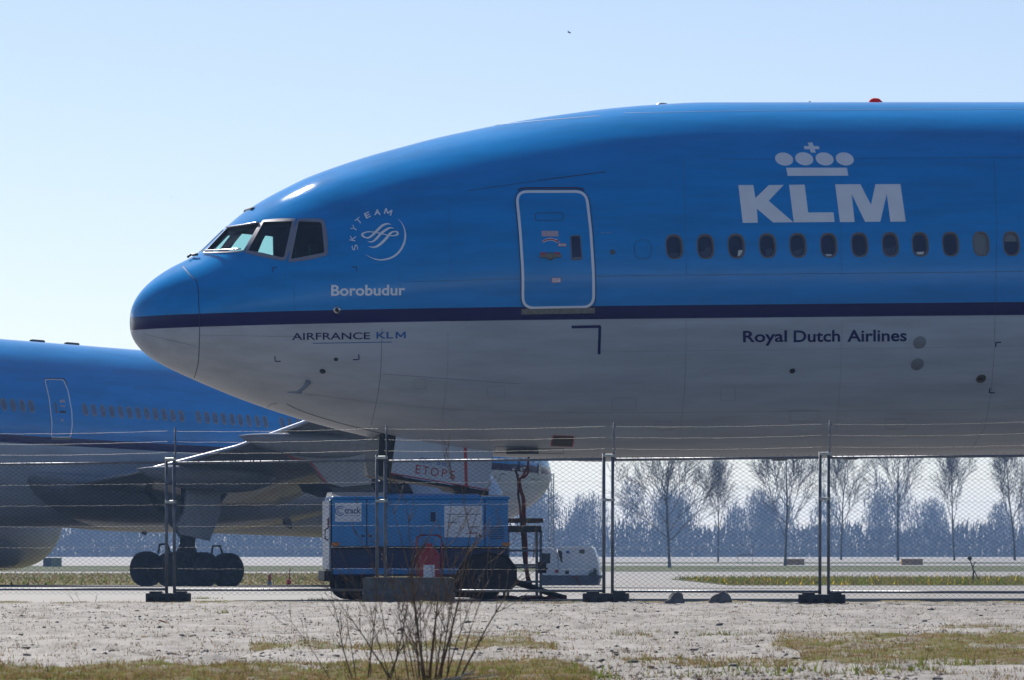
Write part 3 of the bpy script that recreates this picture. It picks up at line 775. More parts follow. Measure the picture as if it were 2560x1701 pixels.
project(P1, "lettering", [], M['midblue'], A1, .004, 7, 28, text_box("M", (989, 830), (1014.5, 829.5), (1014.5, 846), (989, 846.5), .03))
V, F = strip(dens([(782, 858.5), (860, 857.5), (935, 856), (980, 855.5)], 8), 1.9); project(P1, "lettering_underline", [], M['midblue'], A1, .004, 7, 28, (V, F))
zr = lambda x, y: (1700 + x / 2.7442, 720 + y / 2.7442)
for tx, x0, x1, ya, yb in (("Royal", 432, 734, (295, 290), (398, 396)), ("Dutch", 779, 1098, (292, 288), (374, 370)), ("Airlines", 1147, 1555, (288, 284), (371, 367))):
    project(P1, "lettering", [], M['navy'], A1, .004, 7, 28, text_box(tx, zr(x0, ya[0]), zr(x1, ya[1]), zr(x1, yb[1]), zr(x0, yb[0]), .02))
zs = lambda x, y: (850 + x / 8.71, 500 + y / 8.71)
bold_tm = (("S", 325, 1040, -104, 0), ("K", 280, 835, -80, 0), ("Y", 310, 625, -58, 0), ("T", 410, 460, -41, .01), ("E", 598, 335, -25, .03), ("A", 815, 272, -2, .03), ("M", 1050, 265, 17, .03))
for ch, x, y, a, bo in bold_tm:
    V, F = text_tris(ch, bo); w, h = {'M': 165, 'A': 138, 'S': 112, 'T': 125}.get(ch, 118), 128; ca, sa = math.cos(R(a)), math.sin(R(a))
    pts = []
    for px, py in V:
        lx, ly = (px - .5) * w, -(py - .5) * h; pts.append(zs(x + lx * ca - ly * sa, y + lx * sa + ly * ca))
    project(P1, "letter", [], M['white'], A1, .004, 7, 28, (pts, F))
def spl(pts, n=8):
    P = [Vector(p) for p in pts]; P = [P[0]] + P + [P[-1]]; out = []
    for i in range(1, len(P) - 2):
        for j in range(n):
            t = j / n; out.append(.5 * ((2 * P[i]) + (-P[i - 1] + P[i + 1]) * t + (2 * P[i - 1] - 5 * P[i] + 4 * P[i + 1] - P[i + 2]) * t * t + (-P[i - 1] + 3 * P[i] - 3 * P[i + 1] + P[i + 2]) * t ** 3))
    return out + [P[-2]]
def brush(name, pts, ws, n=8):
    c = spl(pts, n); k = len(c); w = [float(np.interp(i / (k - 1), np.linspace(0, 1, len(ws)), ws)) / 8.71 for i in range(k)]
    V, F = strip([zs(*p) for p in c], w); project(P1, name, [], M['white'], A1, .0045, 7, 28, (V, F))
brush("alliance_emblem", [(1262, 418), (1340, 500), (1395, 610), (1422, 760), (1400, 930), (1300, 1120), (1140, 1250), (930, 1308), (760, 1290), (650, 1245), (550, 1190)], [2, 12, 24, 34, 42, 46, 40, 30, 20, 10, 2])
brush("alliance_emblem", [(1115, 540), (1030, 525), (930, 560), (840, 640), (740, 740), (640, 820), (560, 825), (490, 780), (495, 740), (580, 705), (680, 700), (800, 715), (950, 750), (1080, 780), (1190, 780), (1255, 750), (1245, 705), (1170, 695), (1090, 740), (1000, 850), (860, 980), (740, 1035), (620, 1015)], [2, 34, 52, 56, 52, 40, 26, 48, 40, 26, 22, 22, 20, 18, 26, 48, 40, 26, 52, 58, 54, 36, 2])
brush("alliance_emblem", [(1180, 628), (1100, 610), (1000, 655), (890, 740), (790, 850), (700, 915), (600, 908)], [2, 30, 50, 54, 48, 30, 2])
# corner marks, seams, small fittings
def corner(pts, w, m=M['navy']):
    V, F = strip(dens(pts, 4), w)
    for a, b_ in zip(pts[:-1], pts[1:]):
        V, F = strip([a, b_], w); project(P1, "corner_mark", [], m, A1, .0042, 7, 28, (V, F))
corner([(682, 682), (682, 670), (693, 669.5)], 2.2); corner([(879, 668), (891, 667.5), (891.5, 679)], 2.2)
corner([(687, 891), (688.5, 903.5), (702, 903.5)], 2.6); corner([(882, 899.5), (897.5, 899), (897, 886)], 2.6)
corner([(1429, 818), (1500.5, 816.5)], 7); corner([(1499.5, 815), (1497.5, 886)], 7)
corner([(2489, 868), (2490, 856.5), (2503, 856)], 2.8); corner([(2475, 970), (2473, 982), (2487, 982)], 2.8)
def seam(pts, w, m=None, nm="skin_seam"):
    V, F = strip(dens(pts, 6), w); return project(P1, nm, [], m or M['seam'], A1, .0035, 7, 28, (V, F))
seam(spl([(457, 667), (475, 688), (493, 708), (497, 760), (499, 815), (498, 870), (495, 910), (486, 945)], 5), 1.7, None, "radome_seam")
seam([(1166, 478), (1345, 452), (1430, 441)], 1.0); seam([(1345, 452), (1515, 430)], 1.9)
seam([(1488, 691.5), (1600, 689), (2100, 684), (2300, 682), (2560, 679)], .9); seam([(1010, 705), (1300, 697)], .7); seam([(1800, 399), (2560, 394)], .7)
m_line = mat("fine_seam_grey", (.10, .12, .16), .7)
seam(spl([(955, 820), (953, 900), (950, 950), (940, 1010), (928, 1062)], 6), 1.0, m_line); seam([(2485, 400), (2492, 560), (2490, 700), (2486, 860)], .6)
seam([(956, 935), (1300, 960)], .7, m_line); seam([(500, 838), (735, 842)], .5, m_line); seam([(362, 836), (490, 866)], .6, m_line)
seam(spl([(716, 1010), (760, 1030), (850, 1058), (960, 1085)], 5), 1.6, m_line); seam([(2486, 870), (2478, 980), (2462, 1070), (2430, 1120)], .6, m_line)
m_bl = mat("skin_joint_blue", (.004, .13, .36), .6)
for pts in ([(1123, 500), (1126, 690)], [(1708, 400), (1712, 470), (1716, 690)], [(2098, 400), (2102, 470), (2105, 690)], [(1000, 660), (1000, 700), (1000, 770)], [(735, 700), (736, 775)]): seam(spl(pts, 6), .7, m_bl, "skin_joint")
for pts in ([(780, 406), (1000, 352), (1250, 312), (1500, 290)], [(1560, 283), (2000, 276), (2560, 273)]): seam(spl(pts, 8), .8, m_bl, "skin_joint")
m_wl = mat("skin_joint_grey", (.28, .30, .34), .6)
for pts in ([(1120, 830), (1118, 940), (1105, 1050)], [(1716, 800), (1712, 960), (1700, 1080)], [(2105, 800), (2100, 960), (2090, 1080)], [(760, 985), (1300, 1030), (2560, 1022)], [(1500, 880), (2560, 866)]): seam(spl(pts, 7), .7, m_wl, "skin_joint")
for u, v, w, h in ((1240, 980, 44, 26), (1560, 1010, 60, 30), (1820, 985, 36, 36), (2010, 1040, 70, 28), (2240, 1060, 50, 26), (1660, 1065, 40, 22), (1050, 960, 30, 24)):
    Vv, Ff = strip(dens(rrect([(u - w / 2, v - h / 2), (u + w / 2, v - h / 2), (u + w / 2, v + h / 2), (u - w / 2, v + h / 2)], 4), 4, True), .8, True); project(P1, "access_panel_seam", [], m_wl, A1, .0036, 7, 28, (Vv, Ff))
seam(spl([(668, 1020), (676, 1012), (692, 1008)], 4), 1.0, m_line)
def disc(name, u, v, rad, m, off=.005, h=0.0, m2=None):
    p, n = P1.hit(u, v, off); d = MB()
    d.lathe([(0, rad), (h + .002, rad * .96), (h + .003, 0.0)], p, n, 20, 0)
    o = d.build(name, m, A1)
    if m2:
        e = MB(); e.lathe([(0, rad * .55), (.004, rad * .5), (.005, 0)], p + n * (h + .003), n, 14); e.build("vent_core", m2, o)
    return o
disc("service_cap", 842.5, 775, .062, M['alu'], .006, .01, M['black'])
disc("static_port", 806.5, 928.5, .052, M['black']); disc("static_port", 840, 898.5, .036, M['black']); disc("static_port", 1981, 927.5, .05, M['dark'])
disc("access_cap", 2299, 856.5, .115, mat("access_cap_grey", (.22, .23, .24), .6)); disc("access_cap", 2293.5, 911, .115, mat("access_cap_grey", (.22, .23, .24), .6))
disc("sensor_ring", 2452.5, 947, .088, mat("sensor_brown", (.09, .05, .035), .5), .006, .004, M['dark'])
disc("door_sensor", 1531.5, 631, .045, mat("sensor_grey", (.10, .11, .12), .5), .006, .004)
pr = MB(); p, n = P1.hit(771, 955)
pr.tube([p, p + n * .06 + Vector((-.06, 0, -.05)), p + n * .10 + Vector((-.16, 0, -.10))], [.05, .035, .028], 8); pr.tube([p + n * .10 + Vector((-.10, 0, -.105)), p + n * .10 + Vector((-.34, 0, -.10))], [.024, .012], 8)
pr.build("pitot_probe", M['grey'], A1)
V, F = strip(dens(rrect([(1586, 600), (1628, 600), (1628, 647), (1586, 647)], 20), 4, True), 1.0, True); project(P1, "window_plug_seam", [], M['seam'], A1, .0035, 7, 28, (V, F))
project(P1, "small_notice", [], mat("notice_pale", (.30, .40, .52), .5), A1, .004, 7, 28, text_box("no step", (1503, 581), (1528, 580.5), (1528, 584), (1503, 584.5)))
# belly vent with a red edge
V = [(1384, 1090), (1434, 1092), (1430, 1116), (1378, 1114)]; bo = project(P1, "belly_vent", [rrect([(c[0] + (c[0] - 1406) * .10, c[1] + (c[1] - 1103) * .14) for c in V], 4)], M['red'], A1, .004)
project(P1, "vent_opening", [rrect(V, 4)], M['black'], bo, .006)
for u, v, w, h in ((1370, 1128, 78, 12), (1275, 1124, 76, 15)): 
    Vv, Ff = strip(dens(rrect([(u - w / 2, v - h / 2), (u + w / 2, v - h / 2), (u + w / 2, v + h / 2), (u - w / 2, v + h / 2)], 2), 4, True), .9, True); project(P1, "panel_seam", [], m_line, A1, .004, 7, 28, (Vv, Ff))
# roof fittings: blade aerials and a red beacon
def roof(name, u, L, Hh, W, m, tipf=.5):
    q = M1i @ on_mid(u * D, 240); s_ = q.x; zt = float(sec(s_)[0]); t = MB(); secs = []
    for x, hh in ((-.5, .02), (-.42, .55), (-.3, .85), (-.1, 1), (.2, .8 + .2 * tipf), (.42, tipf * .8), (.5, .02)):
        secs.append([(s_ + x * L, W * hh ** .5 * math.cos(a) / 2, zt - .02 + max(0, math.sin(a)) * Hh * hh) for a in [math.pi * j / 10 for j in range(11)]] + [(s_ + x * L, 0, zt - .05)])
    t.loft(secs, 0); return t.build(name, m, A1, True)
roof("roof_aerial", 1527, .27, .05, .14, M['alu']); roof("roof_aerial", 1865, .06, .045, .05, M['dark'], 1); roof("roof_beacon", 2018, .27, .10, .18, M['beacon'], .5); roof("roof_aerial", 2080, .12, .03, .08, M['grey']); roof("roof_aerial", 2215, .13, .03, .08, M['alu'])
for u in (1816, 1976): 
    q = P1.hit(u * D / 1.0, 1140)[0]; t = MB(); t.box((q.x, 0, -3.105), (.28, .12, .06), 0, None, .028); t.build("belly_drain", M['grey'], A1)

# nose gear: bay, strut, wheels and the white door with its lettering
ng = MB(); f1 = lambda u, v, y=-.62: P1.flat(u, v, y)
z5 = lambda x, y: (900 + x / 4.72, 1040 + y / 4.72)
panel = [z5(428, 215), z5(1575, 405), z5(1522, 882), z5(362, 684)]
ng.prism([f1(*p) for p in panel], (0, .05, 0), 0)
ndoor = ng.build("nose_gear_door", [mat("gear_door_white", (.50, .56, .66), .45, var=.05)], A1, True)
def flatdec(name, V, F, m, y, parent): 
    vv = [f1(p[0], p[1], y) for p in V]
    return mesh_obj(name, vv, F, m, parent)
flatdec("red_stripe", [z5(1225, 350), z5(1258, 356), z5(1272, 832), z5(1238, 826)], [(0, 1, 2, 3)], M['red'], -.625, ndoor)
flatdec("red_edge", [z5(365, 672), z5(1524, 870), z5(1522, 882), z5(362, 685)], [(0, 1, 2, 3)], M['red'], -.6245, ndoor)
ze = lambda x, y: (960 + x / 9.8, 1080 + y / 9.8)
for ch, q4 in (("E", [(790, 805), (915, 820), (890, 1030), (765, 1015)]), ("T", [(960, 835), (1105, 860), (1085, 1062), (945, 1040)]), ("O", [(1150, 872), (1345, 890), (1338, 1095), (1140, 1080)]), ("P", [(1435, 910), (1560, 930), (1535, 1115), (1410, 1100)]), ("S", [(1620, 945), (1750, 960), (1735, 1165), (1600, 1150)])):
    flatdec("letter", *text_box(ch, *[ze(*p) for p in q4]), M['red'], -.626, ndoor)
for ch, q4 in (("Q", [(880, 612), (1030, 640), (1020, 790), (880, 765)]), ("A", [(1060, 640), (1180, 660), (1170, 810), (1060, 790)]), ("8", [(1295, 670), (1390, 690), (1385, 825), (1290, 810)]), ("6", [(1425, 690), (1530, 710), (1525, 845), (1420, 830)]), ("2", [(1565, 715), (1650, 735), (1645, 868), (1560, 850)])):
    flatdec("letter", *text_box(ch, *[ze(*p) for p in q4]), M['midblue'], -.626, ndoor)
bay = MB(); bay.prism([f1(*z5(232, 232)), f1(*z5(425, 215)), f1(*z5(372, 680)), f1(*z5(300, 735)), f1(*z5(200, 700))], (0, 1.1, 0), 0)
bay.prism([f1(*z5(300, 690)), f1(*z5(1520, 888)), f1(*z5(1515, 945)), f1(*z5(1120, 890)), f1(*z5(1060, 845)), f1(*z5(300, 732))], (0, .9, 0), 0)
bay.build("nose_gear_bay", M['black'], A1, True)
st = MB(); c = M1i @ at(1150, 1260, 99.6); top_ = Vector((c.x - .15, 0, -2.5)); zg = (M1i @ Vector((M1 @ c).x * 1 and (M1 @ c))).z
bot = M1i @ Vector(((M1 @ Vector((c.x, 0, 0))).x, (M1 @ Vector((c.x, 0, 0))).y, gz(99) + .53))
st.tube([top_, bot], [.16, .12], 12); st.tube([bot + Vector((0, -.45, 0)), bot + Vector((0, .45, 0))], .08, 8)
ngs = st.build("nose_gear", M['dark'], A1)
def wheel(name, c, axis, rad, wid, parent, mats=None):
    w = MB(); h = wid / 2
    w.lathe([(-h * .55, rad * .42), (-h * .75, rad * .52), (-h, rad * .66), (-h * .98, rad * .82), (-h * .75, rad * .94), (-h * .35, rad), (h * .35, rad), (h * .75, rad * .94), (h * .98, rad * .82), (h, rad * .66), (h * .75, rad * .52), (h * .55, rad * .42)], c, axis, 28, 0)
    w.lathe([(-h * .5, .01), (-h * .6, rad * .2), (-h * .45, rad * .3), (-h * .6, rad * .44)], c, axis, 28, 1); w.lathe([(h * .6, rad * .44), (h * .45, rad * .3), (h * .6, rad * .2), (h * .5, .01)], c, axis, 28, 1)
    return w.build(name, mats or [M['tyre'], M['rim']], parent)
for y in (-.36, .36): wheel("wheel", bot + Vector((0, y, 0)), (0, 1, 0), .53, .38, ngs)
# ------------------------------------------------------------------ the far airliner: nose to the right and away
al = R(236)
t2_ = R(1.1); a2 = Vector((math.cos(al) * math.cos(t2_), math.sin(al) * math.cos(t2_), math.sin(t2_))); y2 = Vector((-math.sin(al), math.cos(al), 0)); Z = a2.cross(y2)
O2 = Vector(((1372 - CX) / FPX * 219, 219, 4.17)) + a2 * .95
M2 = Matrix.Identity(4)
for i in range(3): M2[i][0], M2[i][1], M2[i][2], M2[i][3] = a2[i], y2[i], Z[i], O2[i]
P2 = Plane(M2)
A2 = empty("airliner", (0, 0, 0), "far blue and white airliner behind, its wheels left of the power unit", "airplane", "parked airliners")
A2.matrix_world = M2
z2t, z2b = P2.hit(100 * D, 1007 * D)[0].z, P2.hit(100 * D, 1025 * D)[0].z
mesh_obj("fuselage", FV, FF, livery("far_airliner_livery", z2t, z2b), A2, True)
def p2decal(name, V, F, m, off=.006, parent=None): return project(P2, name, [], m, parent or A2, off, 5, 30, (V, F))
zz = lambda x, y: (x / 2.95, 820 + y / 2.95)
ddo = rrect([zz(327, 382), zz(466, 384), zz(500, 470), zz(527, 620), zz(530, 720), zz(518, 806), zz(376, 806), zz(380, 700), zz(360, 520)], 6, 3)
ddo = [(p.x, p.y) for p in dens(ddo, 4, True)]
d2 = project(P2, "door", [ddo], A2.children[0].data.materials[0], A2, .012, 5, 10)
V, F = strip(ddo, 2.4, True); p2decal("door_outline", V, F, M['white'], .016, d2)
V, F = strip([zz(330, 376), zz(470, 378), zz(492, 420)], 2.6); p2decal("door_hood", V, F, M['seam'], .02, d2)
project(P2, "sill_plate", [[zz(372, 808), zz(522, 808), zz(520, 826), zz(376, 824)]], M['sill'], d2, .016)
for q in ([(438, 532), (476, 532), (478, 552), (440, 552)], [(442, 572), (480, 576), (478, 586), (444, 582)], [(446, 674), (466, 674), (466, 690), (447, 690)]):
    project(P2, "sticker", [[zz(*p) for p in q]], mat("sticker_pale", (.5, .38, .42), .5), d2, .016)
project(P2, "door_handle", [[zz(438, 610), zz(484, 614), zz(482, 630), zz(440, 628)]], M['dark'], d2, .018)
project(P2, "door_window", [rrect([zz(398, 548), zz(412, 550), zz(424, 632), zz(408, 632)], 3)], M['winring'], d2, .016)
m_win2 = mat("far_window_pane", (.10, .14, .25), .35, var=.2); m_ring2 = mat("far_window_ring", (.26, .26, .28), .4)
wx = [(28, 566), (97, 571), (164, 575), (231, 579), (627, 603), (692, 608), (759, 612), (824, 616), (890, 620), (955, 625), (1019, 629), (1083, 633), (1147, 637), (1211, 642), (1274, 646), (1338, 650), (1464, 658), (1527, 663), (1588, 667), (1649, 671), (1712, 675), (1772, 681), (1835, 685), (1898, 690), (1957, 694), (2080, 702), (2140, 706), (2200, 711), (2260, 715), (-40, 562), (-107, 558)]
for x, y in wx:
    p, n = P2.hit(*zz(x, y)); t1 = (Vector((1, 0, 0)) - n * n.x).normalized(); t2 = n.cross(t1); t2 = t2 if t2.z > 0 else -t2
    o1, o2 = oval(.30, .43, 20), oval(.235, .355, 20)
    w = MB(); w.add([p + n * .004 + t1 * a + t2 * b_ for a, b_ in o1] + [p + n * .014 + t1 * a + t2 * b_ for a, b_ in o2], [(j, (j + 1) % 20, 20 + (j + 1) % 20, 20 + j) for j in range(20)], 0)
    fo = w.build("window", m_ring2, A2, True)
    mesh_obj("pane", [p + n * .010 + t1 * a + t2 * b_ for a, b_ in o2], [tuple(range(20))], m_win2, fo)
# nose markings
zn = lambda x, y: (1200 + x / 8.71, 1120 + y / 8.71)
V, F = strip([zn(440, 572), zn(555, 574)], 2.2); p2decal("corner_mark", V, F, M['navy'])
V, F = strip([zn(442, 572), zn(420, 650), zn(400, 740)], 1.1); p2decal("skin_seam", V, F, M['seam'])
p2decal("lettering", *text_box("AIRFRANCE", zn(1100, 660), zn(1310, 665), zn(1310, 712), zn(1100, 708)), M['grey'])
project(P2, "sensor_cover", [rrect([zn(1262, 340), zn(1315, 340), zn(1325, 480), zn(1308, 620), zn(1255, 600), zn(1262, 470)], 2)], mat("cover_pale", (.55, .55, .50), .6), A2, .03)
# roof aerials
for u in (143, 205):
    q = P2.Mi @ Vector(((u * D - CX) / FPX * 195, 195, 8)); p = P2.hit(u * D, 800 * D)[0]; t = MB()
    t.box((p.x, 0, 3.12), (.75, .12, .12), 0, None, .05); t.build("roof_aerial", M['dark'], A2)
# wing-body fairing
fb_ = MB(); secs = []
for s_ in np.linspace(13, 35.5, 26):
    k = math.sin(math.pi * (s_ - 13) / 22.5) ** .45 if 13 < s_ < 35.5 else .02
    secs.append([(s_, 3.55 * k ** .4 * math.copysign(abs(math.cos(a)) ** .75, math.cos(a)), -1.15 - .5 * k + (1.5 * k) * math.sin(a) * (1 if math.sin(a) < 0 else .25)) for a in [2 * math.pi * j / 32 for j in range(32)]])
fb_.loft(secs, 0); fb_.build("belly_fairing", M['grey'], A2, True)
# wings
def wing(sg):
    t = MB(); secs = []
    for c_, le, te, th in ((2.2, 19.8, 33.0, 1.45), (3.2, 20.4, 32.7, 1.4), (6, 22.4, 32.6, 1.15), (9.8, 25.0, 32.9, .95), (14, 27.9, 34.4, .75), (20, 32.1, 36.8, .5), (26, 36.2, 39.2, .34), (30.4, 39.2, 41.0, .2)):
        z0 = -1.62 + .155 * (c_ - 3.1) + .0018 * (c_ - 3.1) ** 2; L = te - le; le -= .95; te -= .95; ring = []
        for x, up in ((0, 0), (.02, .25), (.07, .42), (.2, .55), (.4, .55), (.65, .36), (.85, .15), (1, .02), (1, -.02), (.85, -.10), (.65, -.25), (.4, -.44), (.2, -.45), (.07, -.34), (.02, -.2)):
            ring.append((le + L * x, sg * c_, z0 + th * up - .04 * x * L * .4))
        secs.append(ring)
    t.loft(secs, 0); o = t.build("wing", [M['wing']], A2, True)
    e = MB(); 
    pts = [(te - .93, sg * c_, -1.62 + .155 * (c_ - 3.1) + .0018 * (c_ - 3.1) ** 2 - .016 * (te - le) + .03) for c_, le, te in ((3.1, 20.4, 32.7), (6, 22.4, 32.6), (9.8, 25, 32.9), (14, 27.9, 34.4), (20, 32.1, 36.8), (26, 36.2, 39.2), (30.4, 39.2, 41))]
    e.tube(pts, .075, 8, 0); e.build("trailing_edge", M['slat'], o)
    return o
wing(1); wing(-1)
# flap track fairings (canoes)
for sg in (1, -1):
    for c_, s0, s1, hgt, wd in ((7.3, 27.2, 35.0, 1.15, .75), (12.6, 29.0, 36.6, 1.0, .62), (17.5, 31.5, 38.2, .8, .5)):
        t = MB(); secs = []; zt = -1.75 + .155 * (c_ - 3.1) + .0018 * (c_ - 3.1) ** 2
        for x in np.linspace(0, 1, 15):
            k = max(.02, math.sin(math.pi * min(1, x ** .75)) ** .6); 
            secs.append([(s0 - .95 + (s1 - s0) * x, sg * (c_ + wd * .5 * k * math.cos(a)), zt - .18 - .10 * x + hgt * k * .62 * math.sin(a) * (1 if math.sin(a) < 0 else .3)) for a in [2 * math.pi * j / 16 for j in range(16)]])
        t.loft(secs, 0); t.build("flap_track_fairing", M['wing'], A2, True)
# lowered inboard flap with its red edge
f2 = lambda u, v, y: P2.flat(u, v, y)
t = MB(); zq = lambda x, y: (540 + x / 5.364, 1120 + y / 5.364)
pg = [zq(880, 10), zq(1020, 130), zq(1270, 210), zq(1480, 465), zq(1680, 525), zq(2080, 490), zq(2140, 60), zq(1700, -60), zq(1000, -60)]
t.prism([f2(*p, 11.4) for p in pg], (0, -.12, 0), 0); fl = t.build("flap", [M['grey']], A2, True)
V, F = strip(spl([zq(850, 0), zq(930, 70), zq(1040, 140), zq(1260, 195), zq(1370, 330), zq(1480, 468)], 5), 5.5); mesh_obj("red_edge", [f2(p[0], p[1], 11.43) for p in V], F, M['red'], fl)
pg = [zq(1490, 480), zq(1690, 530), zq(2080, 495), zq(2160, 640), zq(1780, 660), zq(1570, 590)]
t = MB(); t.prism([f2(*p, 11.2) for p in pg], (0, -1.2, 0), 0); t.build("exhaust_fairing", M['dark'], A2, True)
# engines
def engine(c_, s0):
    zc = -2.45; o = MB(); ctr = (s0, c_, zc)
    o.lathe([(.35, 1.50), (.08, 1.56), (0, 1.66), (.05, 1.74), (.16, 1.80)], ctr, (1, 0, 0), 40, 1)
    o.lathe([(.16, 1.80), (.7, 1.92), (1.7, 1.98), (3.0, 1.93), (4.2, 1.74), (5.0, 1.55), (5.02, 1.48)], ctr, (1, 0, 0), 40, 0)
    e = o.build("engine", [M['cowl'], M['alu']], A2)
    i_ = MB(); i_.lathe([(.3, 1.5), (1.2, 1.52), (1.3, 1.52), (1.3, .01)], ctr, (1, 0, 0), 32, 0); i_.lathe([(.55, .01), (.8, .28), (1.3, .5)], ctr, (1, 0, 0), 20, 0); i_.build("fan", M['dark'], e)
    x = MB(); x.lathe([(4.4, 1.40), (5.2, 1.1), (6.3, .75), (6.5, .55), (7.3, .08)], ctr, (1, 0, 0), 28, 0); x.build("exhaust_cone", M['dark'], e)
    py = MB(); py.prism([(s0 + 1.6, c_ - .22, zc + 1.9), (s0 + 5.6, c_ - .22, zc + 1.4), (s0 + 8.4, c_ - .22, zc + 2.0), (s0 + 7.5, c_ - .22, zc + 2.6), (s0 + 3, c_ - .22, zc + 2.4)], (0, .44, 0), 0); py.build("pylon", M['wing'], e)
    return e
engine(9.6, 18.65); engine(-9.6, 18.65)
# main gear
for sg in (1, -1):
    g = MB(); gs = 28.9; zg = gz(191) - 4.735 + .53; c_ = 5.5 * sg
    g.tube([(gs, c_, zg), (gs, c_, zg + 1.2), (gs - .1, c_, -1.5)], [.26, .26, .30], 12)
    g.tube([(gs - 1.5, c_, zg), (gs + 1.5, c_, zg)], .16, 8)
    g.tube([(gs, c_, zg + .9), (gs, c_ - sg * 1.9, -1.7)], .11, 8); g.tube([(gs, c_, zg + .8), (gs - 2.4, c_, -1.6)], .10, 8); g.tube([(gs + .25, c_, zg + 1.0), (gs + .55, c_, zg + .55), (gs + .2, c_, zg + .15)], .07, 6)
    for q in (-1.45, 0, 1.45):
        g.tube([(gs + q, c_ - .85, zg), (gs + q, c_ + .85, zg)], .09, 8)
        g.tube([(gs + q - .3, c_ + .15, zg + .55), (gs + q - .15, c_ + .15, zg + .82), (gs + q + .25, c_ + .15, zg + .80), (gs + q + .33, c_ + .15, zg + .5)], .04, 6)
    gear = g.build("main_gear", M['dark'], A2)
    for q in (-1.34, 0, 1.34):
        for yy in (-.66, .66): wheel("wheel", Vector((gs + q, c_ + yy, zg)), (0, 1, 0), .58, .70, gear, [M['tyre'], M['tyre']])
pg = [(478, 1150), (546, 1150), (553, 1280), (525, 1352), (450, 1336), (444, 1312), (463, 1280)]
t = MB(); t.prism([P2.flat(u, v, 6.5) for u, v in pg], (0, -.09, 0), 0); t.build("main_gear_door", M['grey'], A2, True)
for u, v, nm, m in ((68, 1305, "belly_aerial", M['dark']), (357, 1330, "belly_aerial", M['grey'])):
    t = MB(); q = P2.flat(u, v, .0); t.prism([q + Vector((-.15, 0, .55)), q + Vector((.25, 0, .55)), q + Vector((.05, 0, -.1)), q + Vector((-.12, 0, -.12))], (0, .08, 0), 0); t.build(nm, m, A2, True)
t = MB(); q = P2.flat(306, 1312, .0); t.lathe([(-.08, .02), (0, .14), (.16, .16)], q, (0, 0, 1), 12); t.build("belly_beacon", M['red'], A2)
t = MB(); q = P2.flat(716, 1301, 2.2); t.prism([q + Vector((-.12, 0, .2)), q + Vector((.22, 0, .05)), q + Vector((.18, 0, -.15)), q + Vector((-.05, 0, -.25)), q + Vector((-.2, 0, -.3))], (0, .1, 0), 0); t.build("belly_aerial", M['dark'], A2, True)
fin = MB(); secs = []
for z, s0, s1, th in ((2.2, 49, 57.5, .5), (6, 53.5, 60, .35), (11.5, 60, 63.5, .2)): secs.append([(s0, 0, z), (s0 + (s1 - s0) * .3, th / 2, z), (s1, 0.01, z), (s1, -.01, z), (s0 + (s1 - s0) * .3, -th / 2, z)])
fin.loft(secs, 0); finm = mat("fin_white", (.6, .6, .62), .35)
fo = fin.build("tail_fin", finm, A2, True); f3 = fo.copy(); col.objects.link(f3); f3.parent = A1
# ------------------------------------------------------------------ fence: panels, feet
FB = math.atan(.498)
def fpos(u, Yc=84.0):
    k = (u - CX) / FPX; X = k * Yc / (1 + .498 * k); return Vector((X, Yc - .498 * X, 0))
posts = [fpos(u) for u in (-95, 426, 953, 1520, 2060, 2590)]
W = 3.46
def chain_mesh():
    p, dzz, r = .052, .031, .0036; z0, z1 = .10, 2.125; nz = int((z1 - z0) / dzz); nxw = int(W / p)
    V, F = [], []; rr = np.random.default_rng(2)
    ang = [(0, 1), (.87, -.5), (-.87, -.5)]
    for i in range(nxw):
        x = .03 + i * p
        base = len(V)
        for j in range(nz + 1):
            xx = x + (p if (j + i) % 2 else 0) * 1.0 if False else x + (p * .5 if j % 2 else -p * .5) * (1 if i % 2 == 0 else -1)
            yy = .003 * (1 if j % 2 else -1); z = z0 + j * dzz
            if j >= nz - 1: z += rr.uniform(-.01, .02)
            for a, b_ in ang: V.append((xx + r * a, yy + r * b_, z))
        for j in range(nz):
            for k in range(3): F.append((base + j * 3 + k, base + j * 3 + (k + 1) % 3, base + (j + 1) * 3 + (k + 1) % 3, base + (j + 1) * 3 + k))
    me = bpy.data.meshes.new("chain_link"); me.from_pydata(V, [], F); me.materials.append(M['wire']); return me
me_chain = chain_mesh()
def barbed(z, seed):
    t = MB(); rr = random.Random(seed); pts = []; n = 90
    for k in (0, 1):
        pts = [(W * i / n, .003 * math.cos(i * 2.1 + k * math.pi), z - .02 * math.sin(math.pi * i / n) + .003 * math.sin(i * 2.1 + k * math.pi) + .002 * math.sin(i * .37 + seed)) for i in range(n + 1)]
        t.tube(pts, .0010, 3, 0, False)
    for i in range(36):
        x = .05 + i * .095 + rr.uniform(-.02, .02); zz_ = z - .02 * math.sin(math.pi * x / W) + .002 * math.sin(x * n / W * .37 + seed); a = rr.uniform(0, 6.28)
        for q in (a, a + 1.8): t.tube([(x - .006, -.02 * math.cos(q), zz_ - .02 * math.sin(q)), (x + .006, .02 * math.cos(q), zz_ + .02 * math.sin(q))], .0012, 3, 0)
    return t
